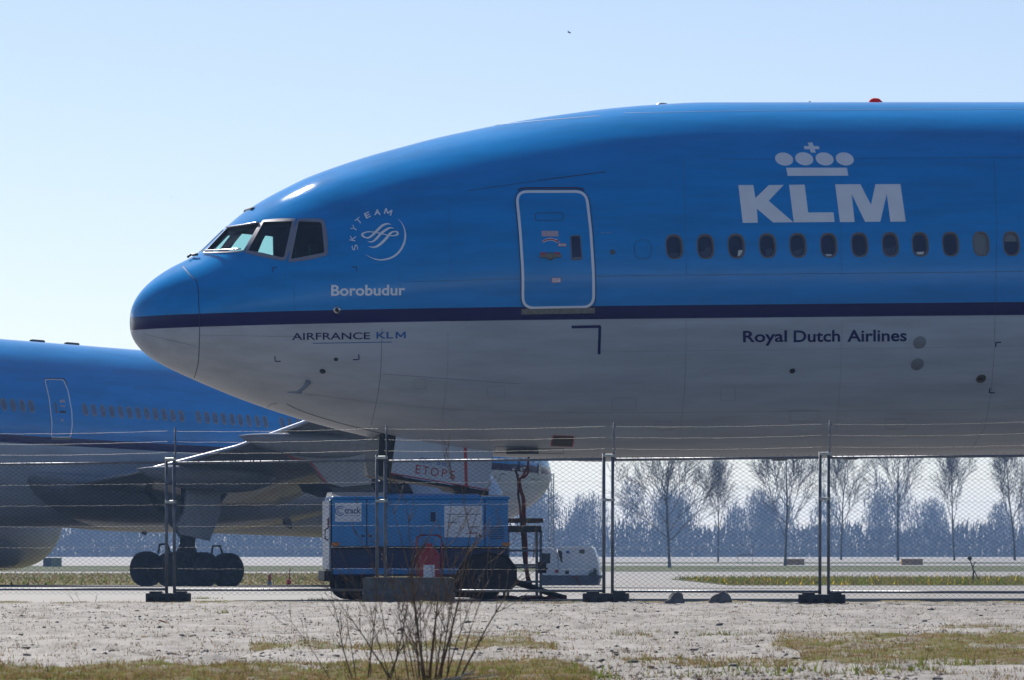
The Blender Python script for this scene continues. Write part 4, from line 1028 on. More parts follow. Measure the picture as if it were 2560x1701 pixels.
def make_panel():
    root = empty("wire_fence")
    for x in (.02, W - .02):
        t = MB(); t.tube([(x, 0, .10), (x, 0, 2.17)], .0235, 10, 0); t.build("post", M['steel'], root)
    for z in (.178, 2.085):
        t = MB(); t.tube([(.02, 0, z), (W - .02, 0, z)], .019, 10, 0); t.build("rail", M['steel'], root)
    ch = bpy.data.objects.new("chain_link", me_chain); col.objects.link(ch); ch.parent = root; ch['kind'] = 'stuff'
    for k in range(1, 6):
        t = MB(); z = 2.085 - k * .318; t.tube([(W * i / 60, -.005, z + .003 * math.sin(i * .9 + k) - .006 * math.sin(math.pi * i / 60)) for i in range(61)], .0013, 3, 0, False); t.build("tension_wire", M['tension'], root)
    for k, z in enumerate((2.235, 2.40, 2.56)): barbed(z, k).build("barbed_wire", M['barb'], root)
    t = MB(); t.tube([(.02, .035, 1.95), (.02, .035, 2.62)], .011, 6, 0); t.build("extension_rod", M['steel'], root)
    for z in (2.14, 1.50):
        t = MB(); t.box((-.04, 0, z), (.17, .07, .045), 0, None, .008); t.tube([(-.04, -.05, z), (-.04, .05, z)], .009, 6, 0); t.build("clamp", M['clampm'], root)
    return root
proto = make_panel()
flab = ["leftmost chain link fence panel with barbed wire, left of the first post pair", "chain link fence panel left of the concrete barrier, in front of the far gear door", "chain link fence panel standing over the concrete barrier and the blue power unit", "chain link fence panel with two rocks lying at its foot", "rightmost chain link fence panel, over the row of bare trees"]
for i in range(5):
    o = proto if i == 0 else copy_tree(proto)
    a, b_ = posts[i], posts[i + 1]; d = b_ - a; L = d.length - .095; e = d.normalized()
    o.location = a + e * .05 + Vector((0, 0, .0)); o.rotation_euler = (rnd.uniform(-.006, .006), rnd.uniform(-.003, .003), math.atan2(d.y, d.x)); o.scale = (L / W, 1, 1)
    tagit(o, flab[i], "fence panel", "fence panels along the apron")
def foot():
    t = MB(); t.box((0, 0, .07), (.66, .22, .14), 0, None, .012)
    for x in (-.19, .19): t.box((x, 0, .15), (.17, .20, .035), 0, None, .008)
    for x in (-.25, -.08, .08, .25): t.box((x, -.105, .05), (.08, .03, .05), 1, None, .004)
    return t
flb = ["dark recycled plastic fence foot in front of the far main wheels", "dark fence foot right of the white ground unit, left of the two rocks", "dark fence foot standing right of the two rocks"]
fo0 = None
for i, (pp, lab) in enumerate(zip((posts[1], posts[3], posts[4]), flb)):
    if fo0 is None: o = fo0 = foot().build("fence_foot", [M['footgrey'], M['black']])
    else: o = fo0.copy(); col.objects.link(o)
    o.location = pp + Vector((-.03, 0, dz(pp.x, pp.y) - .01 if pp.y < 85.5 else -.01)); o.rotation_euler = (0, 0, -FB + .35); tagit(o, lab, "fence foot", "fence feet")
# concrete barrier block at the second joint
t = MB(); q = posts[2]
secs = []
for x in (-.66, -.62, .60, .66): 
    k = 1 if abs(x) < .63 else .96
    secs.append([(x, -.30 * k, 0), (x, -.30 * k, .14), (x, -.24 * k, .19), (x, -.20 * k, .385 * k), (x, .20 * k, .385 * k), (x, .24 * k, .19), (x, .30 * k, .14), (x, .30 * k, 0)])
t.loft(secs, 0); o = t.build("concrete_barrier", M['concrete'], None, True)
for p_ in o.data.polygons: p_.use_smooth = False
o.location = (q.x - .07 + (1012 - 953) / FPX * 84 + .14, q.y - .45, -.01); o.rotation_euler = (0, 0, -.06); tagit(o, "long grey concrete barrier block below the blue power unit, behind the bare bush", "barrier block")
# rocks
for u, sz, sd_, lab in ((1686, 1.0, 3, "grey pointed rock at the fence foot, left one of the pair"), (1801, .95, 8, "grey pointed rock at the fence foot, right one of the pair")):
    p = fpos(u, 83.75); bm = bmesh.new(); bmesh.ops.create_icosphere(bm, subdivisions=4, radius=1); rr = random.Random(sd_)
    for v in bm.verts:
        c = v.co; nzv = float(vnoise(np.array([c.x * 1.3 + sd_]), np.array([c.y * 1.3 + c.z * 2.0]), 3)[0]) - .5; n2 = float(vnoise(np.array([c.x * 4 + sd_ + c.z]), np.array([c.y * 4 + c.z * 3.0]), 4)[0]) - .5
        k = 1 + nzv * .45 + n2 * .16; h = max(c.z, -.3); v.co = Vector((c.x * .15 * k * (1 - .25 * h) + .05 * h, c.y * .13 * k, h * .155 * k + .03)) * sz
    bm.verts.index_update(); o = mesh_obj("rock", [v.co for v in bm.verts], [[v.index for v in f.verts] for f in bm.faces], M['rock'], None, False); bm.free()
    o.location = (p.x, p.y, dz(p.x, min(p.y, 85.4))); tagit(o, lab, "rock", "rocks along the fence")

# ------------------------------------------------------------------ blue ground power unit
G = empty("power_unit", (0, 0, 0), "blue trailer ground power unit with white stickers, behind the concrete barrier", "ground power unit")
gl = at(829, 1500, 91.6); th = R(6.0)
G.location = (gl.x, 91.6, gz(91.6)); G.rotation_euler = (0, 0, th)
L_, Wd = 2.83, 1.55; zt, zm, zl = 1.625, .845, .40
def gb(name, c, d, m, parent=G, bev=.012): t = MB(); t.box(c, d, 0, None, bev); return t.build(name, m, parent)
# housing made of side panels with gaps between them
xs = [0.0, .56, 2.45, L_]
gb("housing_core", (L_ / 2, Wd / 2, (zt + zm) / 2), (L_ - .03, Wd - .03, zt - zm - .03), M['gpunavy'])
for a, b_ in zip(xs[:-1], xs[1:]):
    gb("side_panel", ((a + b_) / 2, .012, (zt + zm) / 2 - .01), (b_ - a - .014, .035, zt - zm - .03), M['gpublue'])
gb("roof", (L_ / 2 + .01, Wd / 2, zt), (L_ + .02, Wd + .02, .05), M['gpublue'], G, .02)
for nm, xa, xb, hh, mm in (("bright_roof_plate", .02, .86, .075, M['alu']), ("roof_crown", .88, L_ - .45, .05, M['gpublue']), ("bright_roof_plate", L_ - .43, L_ - .02, .03, M['alu'])):  # left piece: bright metal with sloped front stands in for the sunlit roof
    t = MB(); t.loft([[(x, .02, zt + .02), (x, .02, zt + .028), (x, .30, zt + .02 + hh), (x, Wd - .3, zt + .02 + hh), (x, Wd - .02, zt + .028), (x, Wd - .02, zt + .02)] for x in (xa, xb)], 0); o_ = t.build(nm, mm, G, True)
    for q_ in o_.data.polygons: q_.use_smooth = False
for x, w_ in ((.62, .12), (.80, .10), (.98, .16)): gb("roof_latch", (x, .35, zt + .09), (w_, .08, .03), M['dark'], G, .006)
gb("end_panel", (-.02, Wd / 2, (zt + .45) / 2), (.035, Wd - .05, zt - .5), M['gpuend'], G, .02)
gb("end_lamp", (-.045, .12, 1.23), (.03, .07, .16), M['red'], G, .01)
t = MB(); t.tube([(-.04, .18, .95), (-.09, .18, .98), (-.09, .18, 1.12), (-.04, .18, 1.15)], .012, 6); t.build("end_handle", M['dark'], G)
gb("chassis", (L_ / 2, Wd / 2, (zm + zl) / 2 - .02), (L_ - .02, Wd - .06, zm - zl), M['gpunavy'], G, .015)
gb("chassis_rail", (L_ / 2, .05, zl + .06), (L_ - .06, .05, .10), M['gpublue'], G, .01)
gb("chassis_lip", (L_ / 2, .02, zm - .01), (L_ - .01, .06, .03), M['black'], G, .005)
gb("bumper", (-.03, Wd / 2, zl - .02), (.16, Wd - .2, .16), M['black'], G, .02)
for x in (.12, .60): gb("leaf_spring_bracket", (x, .12, .27), (.10, .10, .28), M['black'], G, .01)
for x in (.04, L_ - .06): gb("reflector", (x + .02, -.012, zm + .045), (.12, .02, .055), M['orange'], G, .004)
for x in (.34, 2.46):
    for y in (.16, Wd - .16): wheel("wheel", Vector((x, y, .27 if x < 1 else .30)), (0, 1, 0), .27 if x < 1 else .30, .22, G, [M['tyre'], M['black']])
wheel("wheel", Vector((.52, .75, .25)), (0, 1, 0), .25, .22, G)
t = MB(); t.tube([(1.99, -.02, .25), (2.02, -.02, .45), (2.19, -.02, .66), (2.46, -.02, .74), (2.79, -.02, .70), (2.94, -.02, .5), (2.96, -.02, .25)], .03, 6); t.prism([(1.99, -.02, .25), (2.02, -.02, .45), (2.19, -.02, .66), (2.46, -.02, .74), (2.79, -.02, .70), (2.94, -.02, .5), (2.96, -.02, .25), (2.84, -.02, .12), (2.09, -.02, .12)], (0, .06, 0)); t.build("fender", M['black'], G, True)
t = MB(); t.tube([(L_ + .0, .75, 1.28), (L_ + .05, .75, 1.25), (L_ + .05, .75, 1.12), (L_, .75, 1.08)], .014, 6); t.build("end_hook", M['dark'], G)
for x in (.50, .62, 2.38): gb("panel_latch", (x, -.010, 1.02), (.05, .018, .03), M['dark'], G, .004)
for k in range(6): gb("louvre_slat", (2.64, -.006, .98 + k * .035), (.22, .014, .012), M['gpunavy'], G, .002)
# stickers
def gsheet(name, x0, x1, z0, z1, m, y=-.0065, parent=G): return mesh_obj(name, [(x0, y, z0), (x1, y, z0), (x1, y, z1), (x0, y, z1)], [(0, 1, 2, 3)], m, parent)
def gtext(s, x0, x1, z0, z1, m, parent, y=-.009, bold=0.0):
    V, F = text_tris(s, bold); return mesh_obj("lettering", [(x0 + (x1 - x0) * a, y, z0 + (z1 - z0) * b_) for a, b_ in V], F, m, parent)
gxz = lambda u: (u - 812.0) / 152.5
m_ink = mat("sticker_ink_blue", (.05, .09, .22), .5); m_ink2 = mat("sticker_ink_grey", (.16, .17, .24), .5)
s1 = gsheet("company_sticker", .055, .475, 1.245, 1.545, M['placard'])
gtext("track", .205, .465, 1.375, 1.475, m_ink, s1, -.009, .02); gtext("fleet management", .21, .455, 1.335, 1.357, m_ink2, s1)
for r0, r1, a0, a1 in ((.066, .080, 40, 320), (.034, .046, 45, 315)):
    V = []; n = 24
    for i in range(n + 1):
        a = R(a0 + (a1 - a0) * i / n); V += [(.135 + r0 * math.cos(a), -.009, 1.42 + r0 * math.sin(a)), (.135 + r1 * math.cos(a), -.009, 1.42 + r1 * math.sin(a))]
    mesh_obj("sticker_ring", V, [(2 * i, 2 * i + 1, 2 * i + 3, 2 * i + 2) for i in range(n)], m_ink if r0 < .05 else M['midblue'], s1)
s2 = gsheet("data_placard", 1.80, 2.41, 1.00, 1.50, M['placard'])
for x0, x1, z, h, m in ((1.92, 2.46, 1.36, .012, m_ink2), (2.10, 2.24, 1.325, .010, m_ink2), (1.94, 2.09, 1.23, .014, m_ink), (2.26, 2.42, 1.165, .012, m_ink2), (2.27, 2.40, 1.145, .01, m_ink2), (2.05, 2.10, 1.06, .01, m_ink2), (2.22, 2.42, 1.055, .012, M['red']), (2.30, 2.38, 1.075, .01, m_ink2)):
    gsheet("print_line", x0 - .08, x1 - .08, z, z + h, m, -.009, s2)
gsheet("faded_mark", 1.58, 1.66, 1.25, 1.40, M['gpunavy'], -.0068)
# tow bar
t = MB(); t.tube([(L_ - .05, .45, .36), (L_ + .75, .5, .10)], .045, 6); t.tube([(L_ - .05, 1.1, .36), (L_ + .72, .56, .10)], .045, 6); t.tube([(L_ + .7, .53, .11), (L_ + .98, .53, .05)], [.04, .025], 6); t.build("tow_bar", M['black'], G)
# red extinguisher trolley between the barrier and the power unit
E = empty("extinguisher_trolley", at(1073, 1500, 90.6) * 1.0, "red fire extinguisher trolley with hoop handle before the blue power unit", "fire extinguisher")
E.location = (at(1073, 1500, 90.9).x, 90.9, gz(90.9))
t = MB(); t.lathe([(0, .02), (.0, .13), (.05, .165), (.62, .165), (.70, .12), (.74, .05), (.80, .05)], (0, 0, .10), (0, 0, 1), 24); t.build("cylinder", M['red'], E)
t = MB(); t.tube([(-.20, .05, .10), (-.20, .05, .88), (-.19, .05, .99), (-.13, .05, 1.03), (.13, .05, 1.03), (.19, .05, .99), (.20, .05, .88), (.20, .05, .10)], .016, 8); t.build("hoop_handle", M['red'], E)
t = MB(); t.add([( .10 * math.sin(a) * 1.7, -.17 * math.cos(a), z) for z in (.36, .56) for a in np.linspace(-.55, .55, 7)], [(i, i + 1, i + 8, i + 7) for i in range(6)], 0); t.build("paper_label", M['placard'], E)
for x in (-.22, .22): wheel("wheel", Vector((x, .12, .11)), (1, 0, 0), .11, .06, E)
# ------------------------------------------------------------------ steps, cables
S = empty("access_steps", (0, 0, 0), "low metal access steps with a brown wooden top board, right of the blue power unit", "steps")
sl_ = at(1352, 1495, 96.0); S.location = (sl_.x, 96.0, gz(96)); S.rotation_euler = (0, 0, R(6))
hx = -.55; Htop = 1.30
t = MB(); t.box((hx / 2, .3, Htop), (.62, .75, .075), 0, None, .008); t.build("top_board", M['wood'], S)
t = MB(); t.box((hx / 2, .3, Htop - .14), (.56, .70, .11), 0, None, .008); t.build("top_frame", M['dark'], S)
for x in (0, hx):
    for y in (0, .62): t = MB(); t.box((x, y, Htop / 2 - .1), (.045, .045, Htop - .1), 0, None, .005); t.build("leg", M['steel'], S)
for z in (.28, .52, .56, .80): t = MB(); t.box((hx / 2, -.02, z), (.55, .035, .035), 0, None, .004); t.build("rung", M['steel'], S)
t = MB(); t.box((.02, .0, .52), (.14, .10, .19), 0, None, .01); t.build("control_box", M['dark'], S)
Cb = empty("power_cable", (0, 0, 0), "red and black power cables hanging from the near belly down to the ground", "cable")
def cab(name, pts, r, m, Yd): 
    t = MB(); t.tube([at(u, v, Yd + k) for u, v, k in pts], r, 7, 0); return t.build(name, m, Cb)
def sp3(pts, n=6):
    P = [Vector(p) for p in pts]; P = [P[0]] + P + [P[-1]]; out = []
    for i in range(1, len(P) - 2):
        for j in range(n):
            u = j / n; out.append(.5 * ((2 * P[i]) + (-P[i - 1] + P[i + 1]) * u + (2 * P[i - 1] - 5 * P[i] + 4 * P[i + 1] - P[i + 2]) * u * u + (-P[i - 1] + 3 * P[i] - 3 * P[i + 1] + P[i + 2]) * u ** 3))
    return [tuple(q) for q in out] + [tuple(P[-2])]
Yc = 97.2
cab("red_cable", sp3([(1322, 1145, 1.2), (1320, 1165, .3), (1320, 1182, 0), (1311, 1193, 0), (1300, 1198, 0), (1303, 1225, 0), (1311, 1250, 0), (1312, 1290, 0), (1316, 1360, 0), (1318, 1420, 0), (1326, 1455, 0), (1336, 1478, 0)]), .020, M['hose'], Yc)
cab("red_cable", sp3([(1322, 1147, 1.3), (1318, 1170, .2), (1306, 1192, -.05), (1299, 1200, -.05), (1299, 1225, 0), (1306, 1245, 0), (1307, 1290, 0), (1311, 1360, 0), (1314, 1425, 0), (1322, 1462, 0)]), .019, M['hose'], Yc)
cab("black_cable", sp3([(1287, 1174, 0), (1293, 1190, 0), (1296, 1215, 0), (1296, 1240, 0), (1301, 1280, 0), (1306, 1350, 0), (1311, 1410, 0), (1322, 1458, 0), (1330, 1475, 0)]), .019, M['blackhose'], Yc)
cab("red_cable", sp3([(1294, 1185, 0), (1297, 1215, 0), (1295, 1235, .05), (1299, 1265, 0), (1303, 1310, 0), (1309, 1380, 0), (1316, 1440, 0), (1320, 1470, 0)]), .018, M['hose'], Yc)
cab("support_strap", [(1296, 1146, 1.0), (1295, 1178, 0)], .008, M['blackhose'], Yc); cab("support_strap", [(1300, 1146, 1.0), (1299, 1178, 0)], .008, M['blackhose'], Yc)
t = MB(); t.tube([at(1301, 1174, Yc - .05), at(1314, 1169, Yc - .05)], .026, 8); t.build("plug", M['alu'], Cb); t = MB(); t.tube([at(1282, 1172, Yc - .05), at(1288, 1176, Yc - .05)], .026, 8); t.build("plug", M['alu'], Cb)
t = MB(); t.box(tuple(at(1306, 1132, 98.4)), (.55, .5, .05), 0, None, .01); t.build("socket_flap", M['dark'], Cb)
GC = empty("ground_cable", (0, 0, 0), "red cables lying in a loose heap on the ground beside the tow bar", "cable")
for k in range(4):
    pts = []; n = 26
    for i in range(n + 1):
        f_ = i / n; Yg = 92.6 + .35 * math.sin(i * 1.1 + k * 2) + k * .18; X = at(1195 + (1415 - 1195) * f_, 0, Yg).x
        pts.append((X, Yg, gz(Yg) + .025 + .03 * max(0, math.sin(i * .8 + k))))
    t = MB(); t.tube(pts, .019, 6); t.build("red_cable", M['hose'] if k != 2 else M['blackhose'], GC)
# ------------------------------------------------------------------ white ground unit, further back
U = empty("ground_unit", (0, 0, 0), "white wheeled ground unit with a grey base right of the metal steps", "ground unit")
ul = at(1352, 1462, 205); sc = 205 / FPX; U.location = (ul.x, 205, gz(205)); U.rotation_euler = (0, 0, R(-4))
ux = lambda px: (px) * sc / 11.2
def uprism(name, pts, dep, m, y0=0.0, parent=U): t = MB(); t.prism([(ux(x - 130), y0, (1385 - z) * sc / 11.2 + .0) for x, z in pts], (0, dep, 0)); return t.build(name, m, parent, True)
uprism("base", [(170, 1385), (1720, 1385), (1770, 1210), (1840, 1150), (1840, 1110), (120, 1110), (120, 1385)], 1.3, M['gsebase'], .05)
uprism("front_cover", [(130, 1110), (640, 1110), (570, 380), (130, 380)], 1.2, M['gsewhite'], .1)
uprism("rear_cover", [(640, 1110), (1770, 1110), (1740, 760), (1620, 360), (1540, 310), (600, 320)], 1.2, M['gsewhite'], .08)
uprism("top_lid", [(600, 322), (1540, 312), (1530, 285), (640, 300)], 1.1, M['gsewhite'], .12); uprism("top_lid", [(185, 384), (440, 384), (440, 362), (185, 362)], 1.1, M['gsewhite'], .12)
uprism("radiator_grille", [(150, 780), (385, 780), (395, 500), (150, 500)], .03, M['black'], .075)
uprism("dark_recess", [(600, 400), (725, 450), (725, 580), (735, 750), (690, 740), (640, 560)], .02, M['black'], .065)
uprism("notice_plate", [(1210, 500), (1355, 500), (1355, 395), (1210, 395)], .02, mat("plate_brown", (.10, .09, .06), .6), .065); uprism("blue_emblem", [(835, 500), (945, 500), (920, 420), (840, 430)], .015, M['midblue'], .07)
uprism("red_mark", [(525, 1050), (620, 1050), (620, 950), (525, 950)], .015, M['red'], .085); uprism("lamp", [(815, 1080), (915, 1080), (915, 980), (820, 980)], .03, M['dark'], .06)
uprism("green_can", [(1480, 1110), (1700, 1110), (1700, 910), (1620, 920), (1610, 1010), (1500, 1040)], .2, M['green'], -.14)
uprism("vent_slot", [(170, 950), (330, 950), (330, 900), (170, 900)], .02, M['dark'], .085)
t = MB(); t.tube([(ux(1000 - 130), .02, .30 * 1), (ux(1120 - 130), -.02, .29), (ux(1190 - 130), -.02, .15), (ux(1240 - 130), -.02, .0)], .03, 6); t.build("hose", M['hose'], U)
for x in (.45, 1.65):
    for y in (.2, 1.1): wheel("wheel", Vector((x, y, .17)), (0, 1, 0), .17, .16, U)
# ------------------------------------------------------------------ small red markers, far boxes, posts, bird
mk = empty("marker_post", (0, 0, 0), "small dark red marker post with a grey base on the dry verge, left", "marker post"); Y = 207; p = at(674, 1463, Y); mk.location = (p.x, Y, gz(Y))
t = MB(); t.lathe([(0, .08), (.12, .07), (.14, .06)], (0, 0, 0), (0, 0, 1), 12); t.build("base", M['gpuend'], mk); t = MB(); t.lathe([(.13, .055), (.26, .06), (.36, .05), (.38, .01)], (0, 0, 0), (0, 0, 1), 12); t.build("post", M['red'], mk)
mk = empty("marker_ball", (0, 0, 0), "bright red ball with a thin red stem, standing right of the dark red marker post", "marker"); p = at(722, 1463, Y); mk.location = (p.x, Y, gz(Y))
t = MB(); t.lathe([(.0, .03), (.03, .075), (.09, .095), (.16, .075), (.2, .02)], (0, 0, 0), (0, 0, 1), 14); t.build("ball", mat("marker_red", (.60, .02, .04), .4), mk); t = MB(); t.tube([(.01, 0, .19), (.05, 0, .62)], .02, 6); t.build("stem", M['red'], mk)
for u0, u1, v0, v1, Yb, m, lab in ((1963, 2011, 1399, 1413, 560, M['rust'], "low rusty brown box at the foot of a bare tree, left one"), (2254, 2307, 1399, 1413, 560, M['rust'], "low rusty brown box between bare trees, right one"), (108, 152, 1396, 1418, 540, M['olive'], "small olive container under the far airliner, beside its engine")):
    e = empty("container", (0, 0, 0), lab, "container", "far containers"); p = at(u0, v1, Yb); w_ = (u1 - u0) / FPX * Yb; h_ = (v1 - v0) / FPX * Yb; e.location = (p.x, Yb, p.z)
    t = MB(); t.box((w_ / 2, .6, h_ / 2), (w_, 1.2, h_), 0, None, .03); 
    for k in range(7): t.box((w_ * (k + .5) / 7, -.02, h_ / 2), (w_ / 16, .05, h_ * .86), 0)
    t.build("body", m, e); t = MB(); t.box((w_ / 2, .6, h_ + .02), (w_ * 1.03, 1.25, .05), 0); t.build("lid", m, e)
    if m is M['olive']: t = MB(); t.box((w_ * .22, -.06, h_ / 2), (w_ * .44, .08, h_ * .98), 0); t.build("door", mat("olive_dark", (.03, .04, .045), .8), e)
wp = empty("weed_stalk", (0, 0, 0), "dark dead weed stalk standing in the flower strip at far right", "plant"); Y = 230; p = at(2432, 1455, Y); wp.location = (p.x, Y, gz(Y))
t = MB(); t.tube([(0, 0, 0), (.03, 0, .5), (-.12, 0, .95)], [.05, .03, .02], 5); t.tube([(.03, 0, .5), (.2, 0, .2), (.3, 0, .05)], .025, 5); t.tube([(0, 0, .6), (.1, 0, .85)], .02, 5); t.lathe([(-.1, .02), (0, .11), (.1, .02)], (-.12, 0, .97), (0, 0, 1), 8); t.build("stem", M['bark'], wp)
sg_ = empty("sign_frame", (0, 0, 0), "faint empty sign frame standing before the far wood", "sign frame"); Y = 590; p = at(1845, 1400, Y); sg_.location = (p.x, Y, gz(Y))
for z, h in ((2.0, .05), (.95, .09)): t = MB(); t.box((.75, 0, z), (1.6, .05, h), 0); t.build("rail", M['wood'] if z < 1 else M['steel'], sg_)
for x in (0, 1.5): t = MB(); t.box((x, 0, 1.0), (.05, .05, 2.0), 0); t.build("post", M['steel'], sg_)
B = empty("bird", (0, 0, 0), "tiny dark bird flying high in the pale sky", "bird"); B.location = at(1423, 82, 150); B.rotation_euler = (.3, .2, .6); B.scale = (.38, .38, .38)
t = MB(); secs = []
for x, r_ in ((-.16, .005), (-.1, .022), (0, .04), (.08, .03), (.12, .026), (.15, .006)): secs.append([(x, r_ * math.cos(a), r_ * .9 * math.sin(a)) for a in [2 * math.pi * j / 8 for j in range(8)]])
t.loft(secs); t.add([(-.15, 0, 0), (-.25, .03, .0), (-.25, -.03, .0)], [(0, 1, 2)]); 
for sg in (1, -1): t.add([(.06, sg * .02, .01), (-.05, sg * .02, .01), (-.08, sg * .14, .07), (-.12, sg * .27, .06), (0, sg * .16, .09)], [(0, 1, 2, 4), (2, 3, 4)])
t.build("body", M['birdm'], B)
B2 = copy_tree(B); tagit(B2, "faint pale distant bird left of the near airliner's cockpit", "bird", "birds"); B['group'] = "birds"; B2.scale = (.3, .3, .3); B2.location = at(428, 493, 330); B2.rotation_euler = (0, .1, .2)
# lattice mast, faint, right of the far nose
mt = empty("lattice_mast", (0, 0, 0), "faint thin lattice mast beside the far airliner's nose", "mast"); p = at(1378, 1400, 560); mt.location = (p.x, 560, gz(560))
t = MB()
for x, y in ((-.25, 0), (.25, 0), (0, .4)): t.tube([(x, y, 0), (x, y, 9.0)], .045, 4)
for k in range(18): z = k * .5; t.tube([(-.25, 0, z), (.25, 0, z + .5)], .03, 3); t.tube([(.25, 0, z), (0, .4, z + .5)], .03, 3)
t.build("frame", M['steel'], mt)
# ------------------------------------------------------------------ bare trees, far wood, twiggy bushes
def grow_tree(seed, H=14.0, trunk=.17, fork=.26, spread=1.0, wide=1.0):
    rr = random.Random(seed); tr, cr = MB(), MB()
    def branch(p, d, L, r, lvl):
        n = 4 if lvl < 3 else 3; pts = [p]; dd_ = d.copy(); seg = max(3, int(L / .5)) if lvl < 3 else 2; kids = []
        for i in range(seg):
            dd_ = (dd_ + Vector((rr.gauss(0, .10), rr.gauss(0, .10), rr.gauss(.05, .06)))).normalized(); p = p + dd_ * (L / seg); pts.append(p)
            kids.append((p.copy(), dd_.copy(), (i + 1) / seg))
        rads = [max(r * (1 - .75 * i / seg), .011) for i in range(seg + 1)]
        cr.tube(pts, rads, n, 0, False)
        if lvl >= 4: return
        m = {1: 9, 2: 6, 3: 4}[lvl]
        for k in range(m):
            q, e, f_ = kids[min(len(kids) - 1, int(len(kids) * (.25 + .75 * rr.random())))]
            a = rr.uniform(0, 6.28); o = e.orthogonal().normalized(); o = Matrix.Rotation(a, 3, e) @ o
            ang = rr.uniform(.35, .75); nd = (e * math.cos(ang) + o * math.sin(ang) + Vector((0, 0, .12))).normalized()
            branch(q, nd, L * rr.uniform(.38, .6), r * .5, lvl + 1)
    p = Vector((0, 0, -.2)); pts = [p]; d = Vector((0, 0, 1)); k = 14; rads = [trunk * 1.15]
    for i in range(k):
        d = (d + Vector((rr.gauss(0, .035), rr.gauss(0, .035), .06))).normalized(); p = p + d * (H * .92 / k); pts.append(p); rads.append(trunk * (1 - .9 * ((i + 1) / k) ** 1.0))
    tr.tube(pts, rads, 7, 0)
    nb = 17
    for i in range(nb):
        f_ = fork + (.96 - fork) * (i / (nb - 1)) ** 1.1; q = pts[min(k, int(f_ * k))].lerp(pts[min(k, int(f_ * k) + 1)], f_ * k % 1)
        a = i * 2.4 + rr.uniform(-.5, .5); ang = rr.uniform(.55, .95) * spread * (1.15 - .45 * f_)
        nd = Vector((math.cos(a) * math.sin(ang) * wide, math.sin(a) * math.sin(ang), math.cos(ang))).normalized()
        branch(q, nd, H * (.42 * (1 - f_) + .13) * rr.uniform(.8, 1.15), trunk * (.42 - .28 * f_), 1)
    return tr, cr
protos = []
for sd_, fk, sp_ in ((11, .22, 1.0), (23, .34, .8), (37, .30, .9)):
    tr, cr = grow_tree(sd_, 13.5, .17, fk, sp_)
    me_t = tr.build("trunk", M['bark']); me_c = cr.build("branches", M['bark'])
    protos.append((me_t.data, me_c.data)); bpy.data.objects.remove(me_t); bpy.data.objects.remove(me_c)
TREES = [(1674, 1416, 0, .98, .2, 520, "bare tree with a low forked trunk, nearest right of the white ground unit"), (1795, 1402, 1, .78, 1.0, 640, "slight bare tree half hidden, between the forked tree and the fence post pair"), (1963, 1411, 0, 1.0, 2.3, 560, "bare tree rising beside the left rusty box, left of a fence post pair"), (2103, 1396, 2, .95, .9, 620, "bare tree just right of the right fence post pair"), (2245, 1397, 1, 1.02, 2.6, 620, "bare tree whose foot stands beside the right rusty box"), (2386, 1397, 1, 1.0, 4.1, 620, "straight slender bare tree second from the right edge"), (2537, 1397, 2, 1.0, 5.2, 620, "bare tree at the right edge of the picture")]
for u, v, k, s_, rz, Y, lab in TREES:
    p = at(u, v, Y); o = empty("bare_tree", (p.x, Y, p.z), lab, "tree", "row of bare trees", rz); wv = {1674: .92, 1795: .8, 1963: .88, 2103: .70, 2245: .82, 2386: .66, 2537: .78}[u]; o.scale = (s_ * wv, s_ * wv, s_ * rnd.uniform(.86, 1.06)); o.rotation_euler = (rnd.uniform(-.03, .03), rnd.uniform(-.045, .045), rz)
    for nm, me in zip(("trunk", "branches"), protos[k]):
        c = bpy.data.objects.new(nm, me); col.objects.link(c); c.parent = o
# far wood: a continuous bare thicket of sticks and sprays, one mass
rw = np.random.default_rng(17)
def sticks(P, L, tilt, w, r):
    n = len(P); a = r.uniform(0, 2 * np.pi, n); t = r.normal(0, tilt, n); b = r.uniform(0, np.pi, n)
    d = np.stack([np.cos(a) * np.sin(t), np.sin(a) * np.sin(t), np.cos(t)], -1) * L[:, None]; s = np.stack([np.cos(b), np.sin(b) * .5, np.zeros(n)], -1) * w[:, None]
    return np.stack([P - s, P + s, P + d], 1).reshape(-1, 3)
parts = []
# undergrowth wall
n = 58000; X = rw.uniform(-220, 230, n); Yw = rw.uniform(1400, 1480, n); hmax = 5.6 + 3.2 * vnoise(X * .06, Yw * .02, 31) + 2.4 * vnoise(X * .25, Yw * .05, 32)
z = rw.random(n) ** 1.25 * hmax; parts.append(sticks(np.stack([X, Yw, -.4 + z * .85], -1), rw.uniform(1.2, 3.6, n), .95, rw.uniform(.10, .32, n), rw))
# crowns of separate far trees
for _ in range(95):
    cx_, cy_ = rw.uniform(-215, 225), rw.uniform(1420, 1640); hh = rw.uniform(13, 21.0); rr_ = hh * rw.uniform(.22, .34); m = 1150
    q = rw.normal(0, 1, (m, 3)); q /= np.linalg.norm(q, axis=1, keepdims=True); q *= (rw.random(m) ** .45)[:, None]
    P = np.stack([cx_ + q[:, 0] * rr_ * (1 - .25 * q[:, 2]), cy_ + q[:, 1] * rr_, .3 + hh * .60 + q[:, 2] * hh * .38], -1); L = rw.uniform(1.0, 2.6, m)
    v = sticks(P, L, 1.0, rw.uniform(.05, .13, m), rw); parts.append(v)
    parts.append(np.array([[cx_ - .24, cy_, 0], [cx_ + .24, cy_, 0], [cx_, cy_, hh * .9]]))
V = np.concatenate(parts); me = bpy.data.meshes.new("far_wood"); me.from_pydata(V.tolist(), [], np.arange(len(V)).reshape(-1, 3).tolist()); me.materials.append(mat("far_bark", (.03, .028, .03), .9, var=.3, scale=.3))
o = bpy.data.objects.new("far_wood", me); col.objects.link(o); o['kind'] = 'stuff'

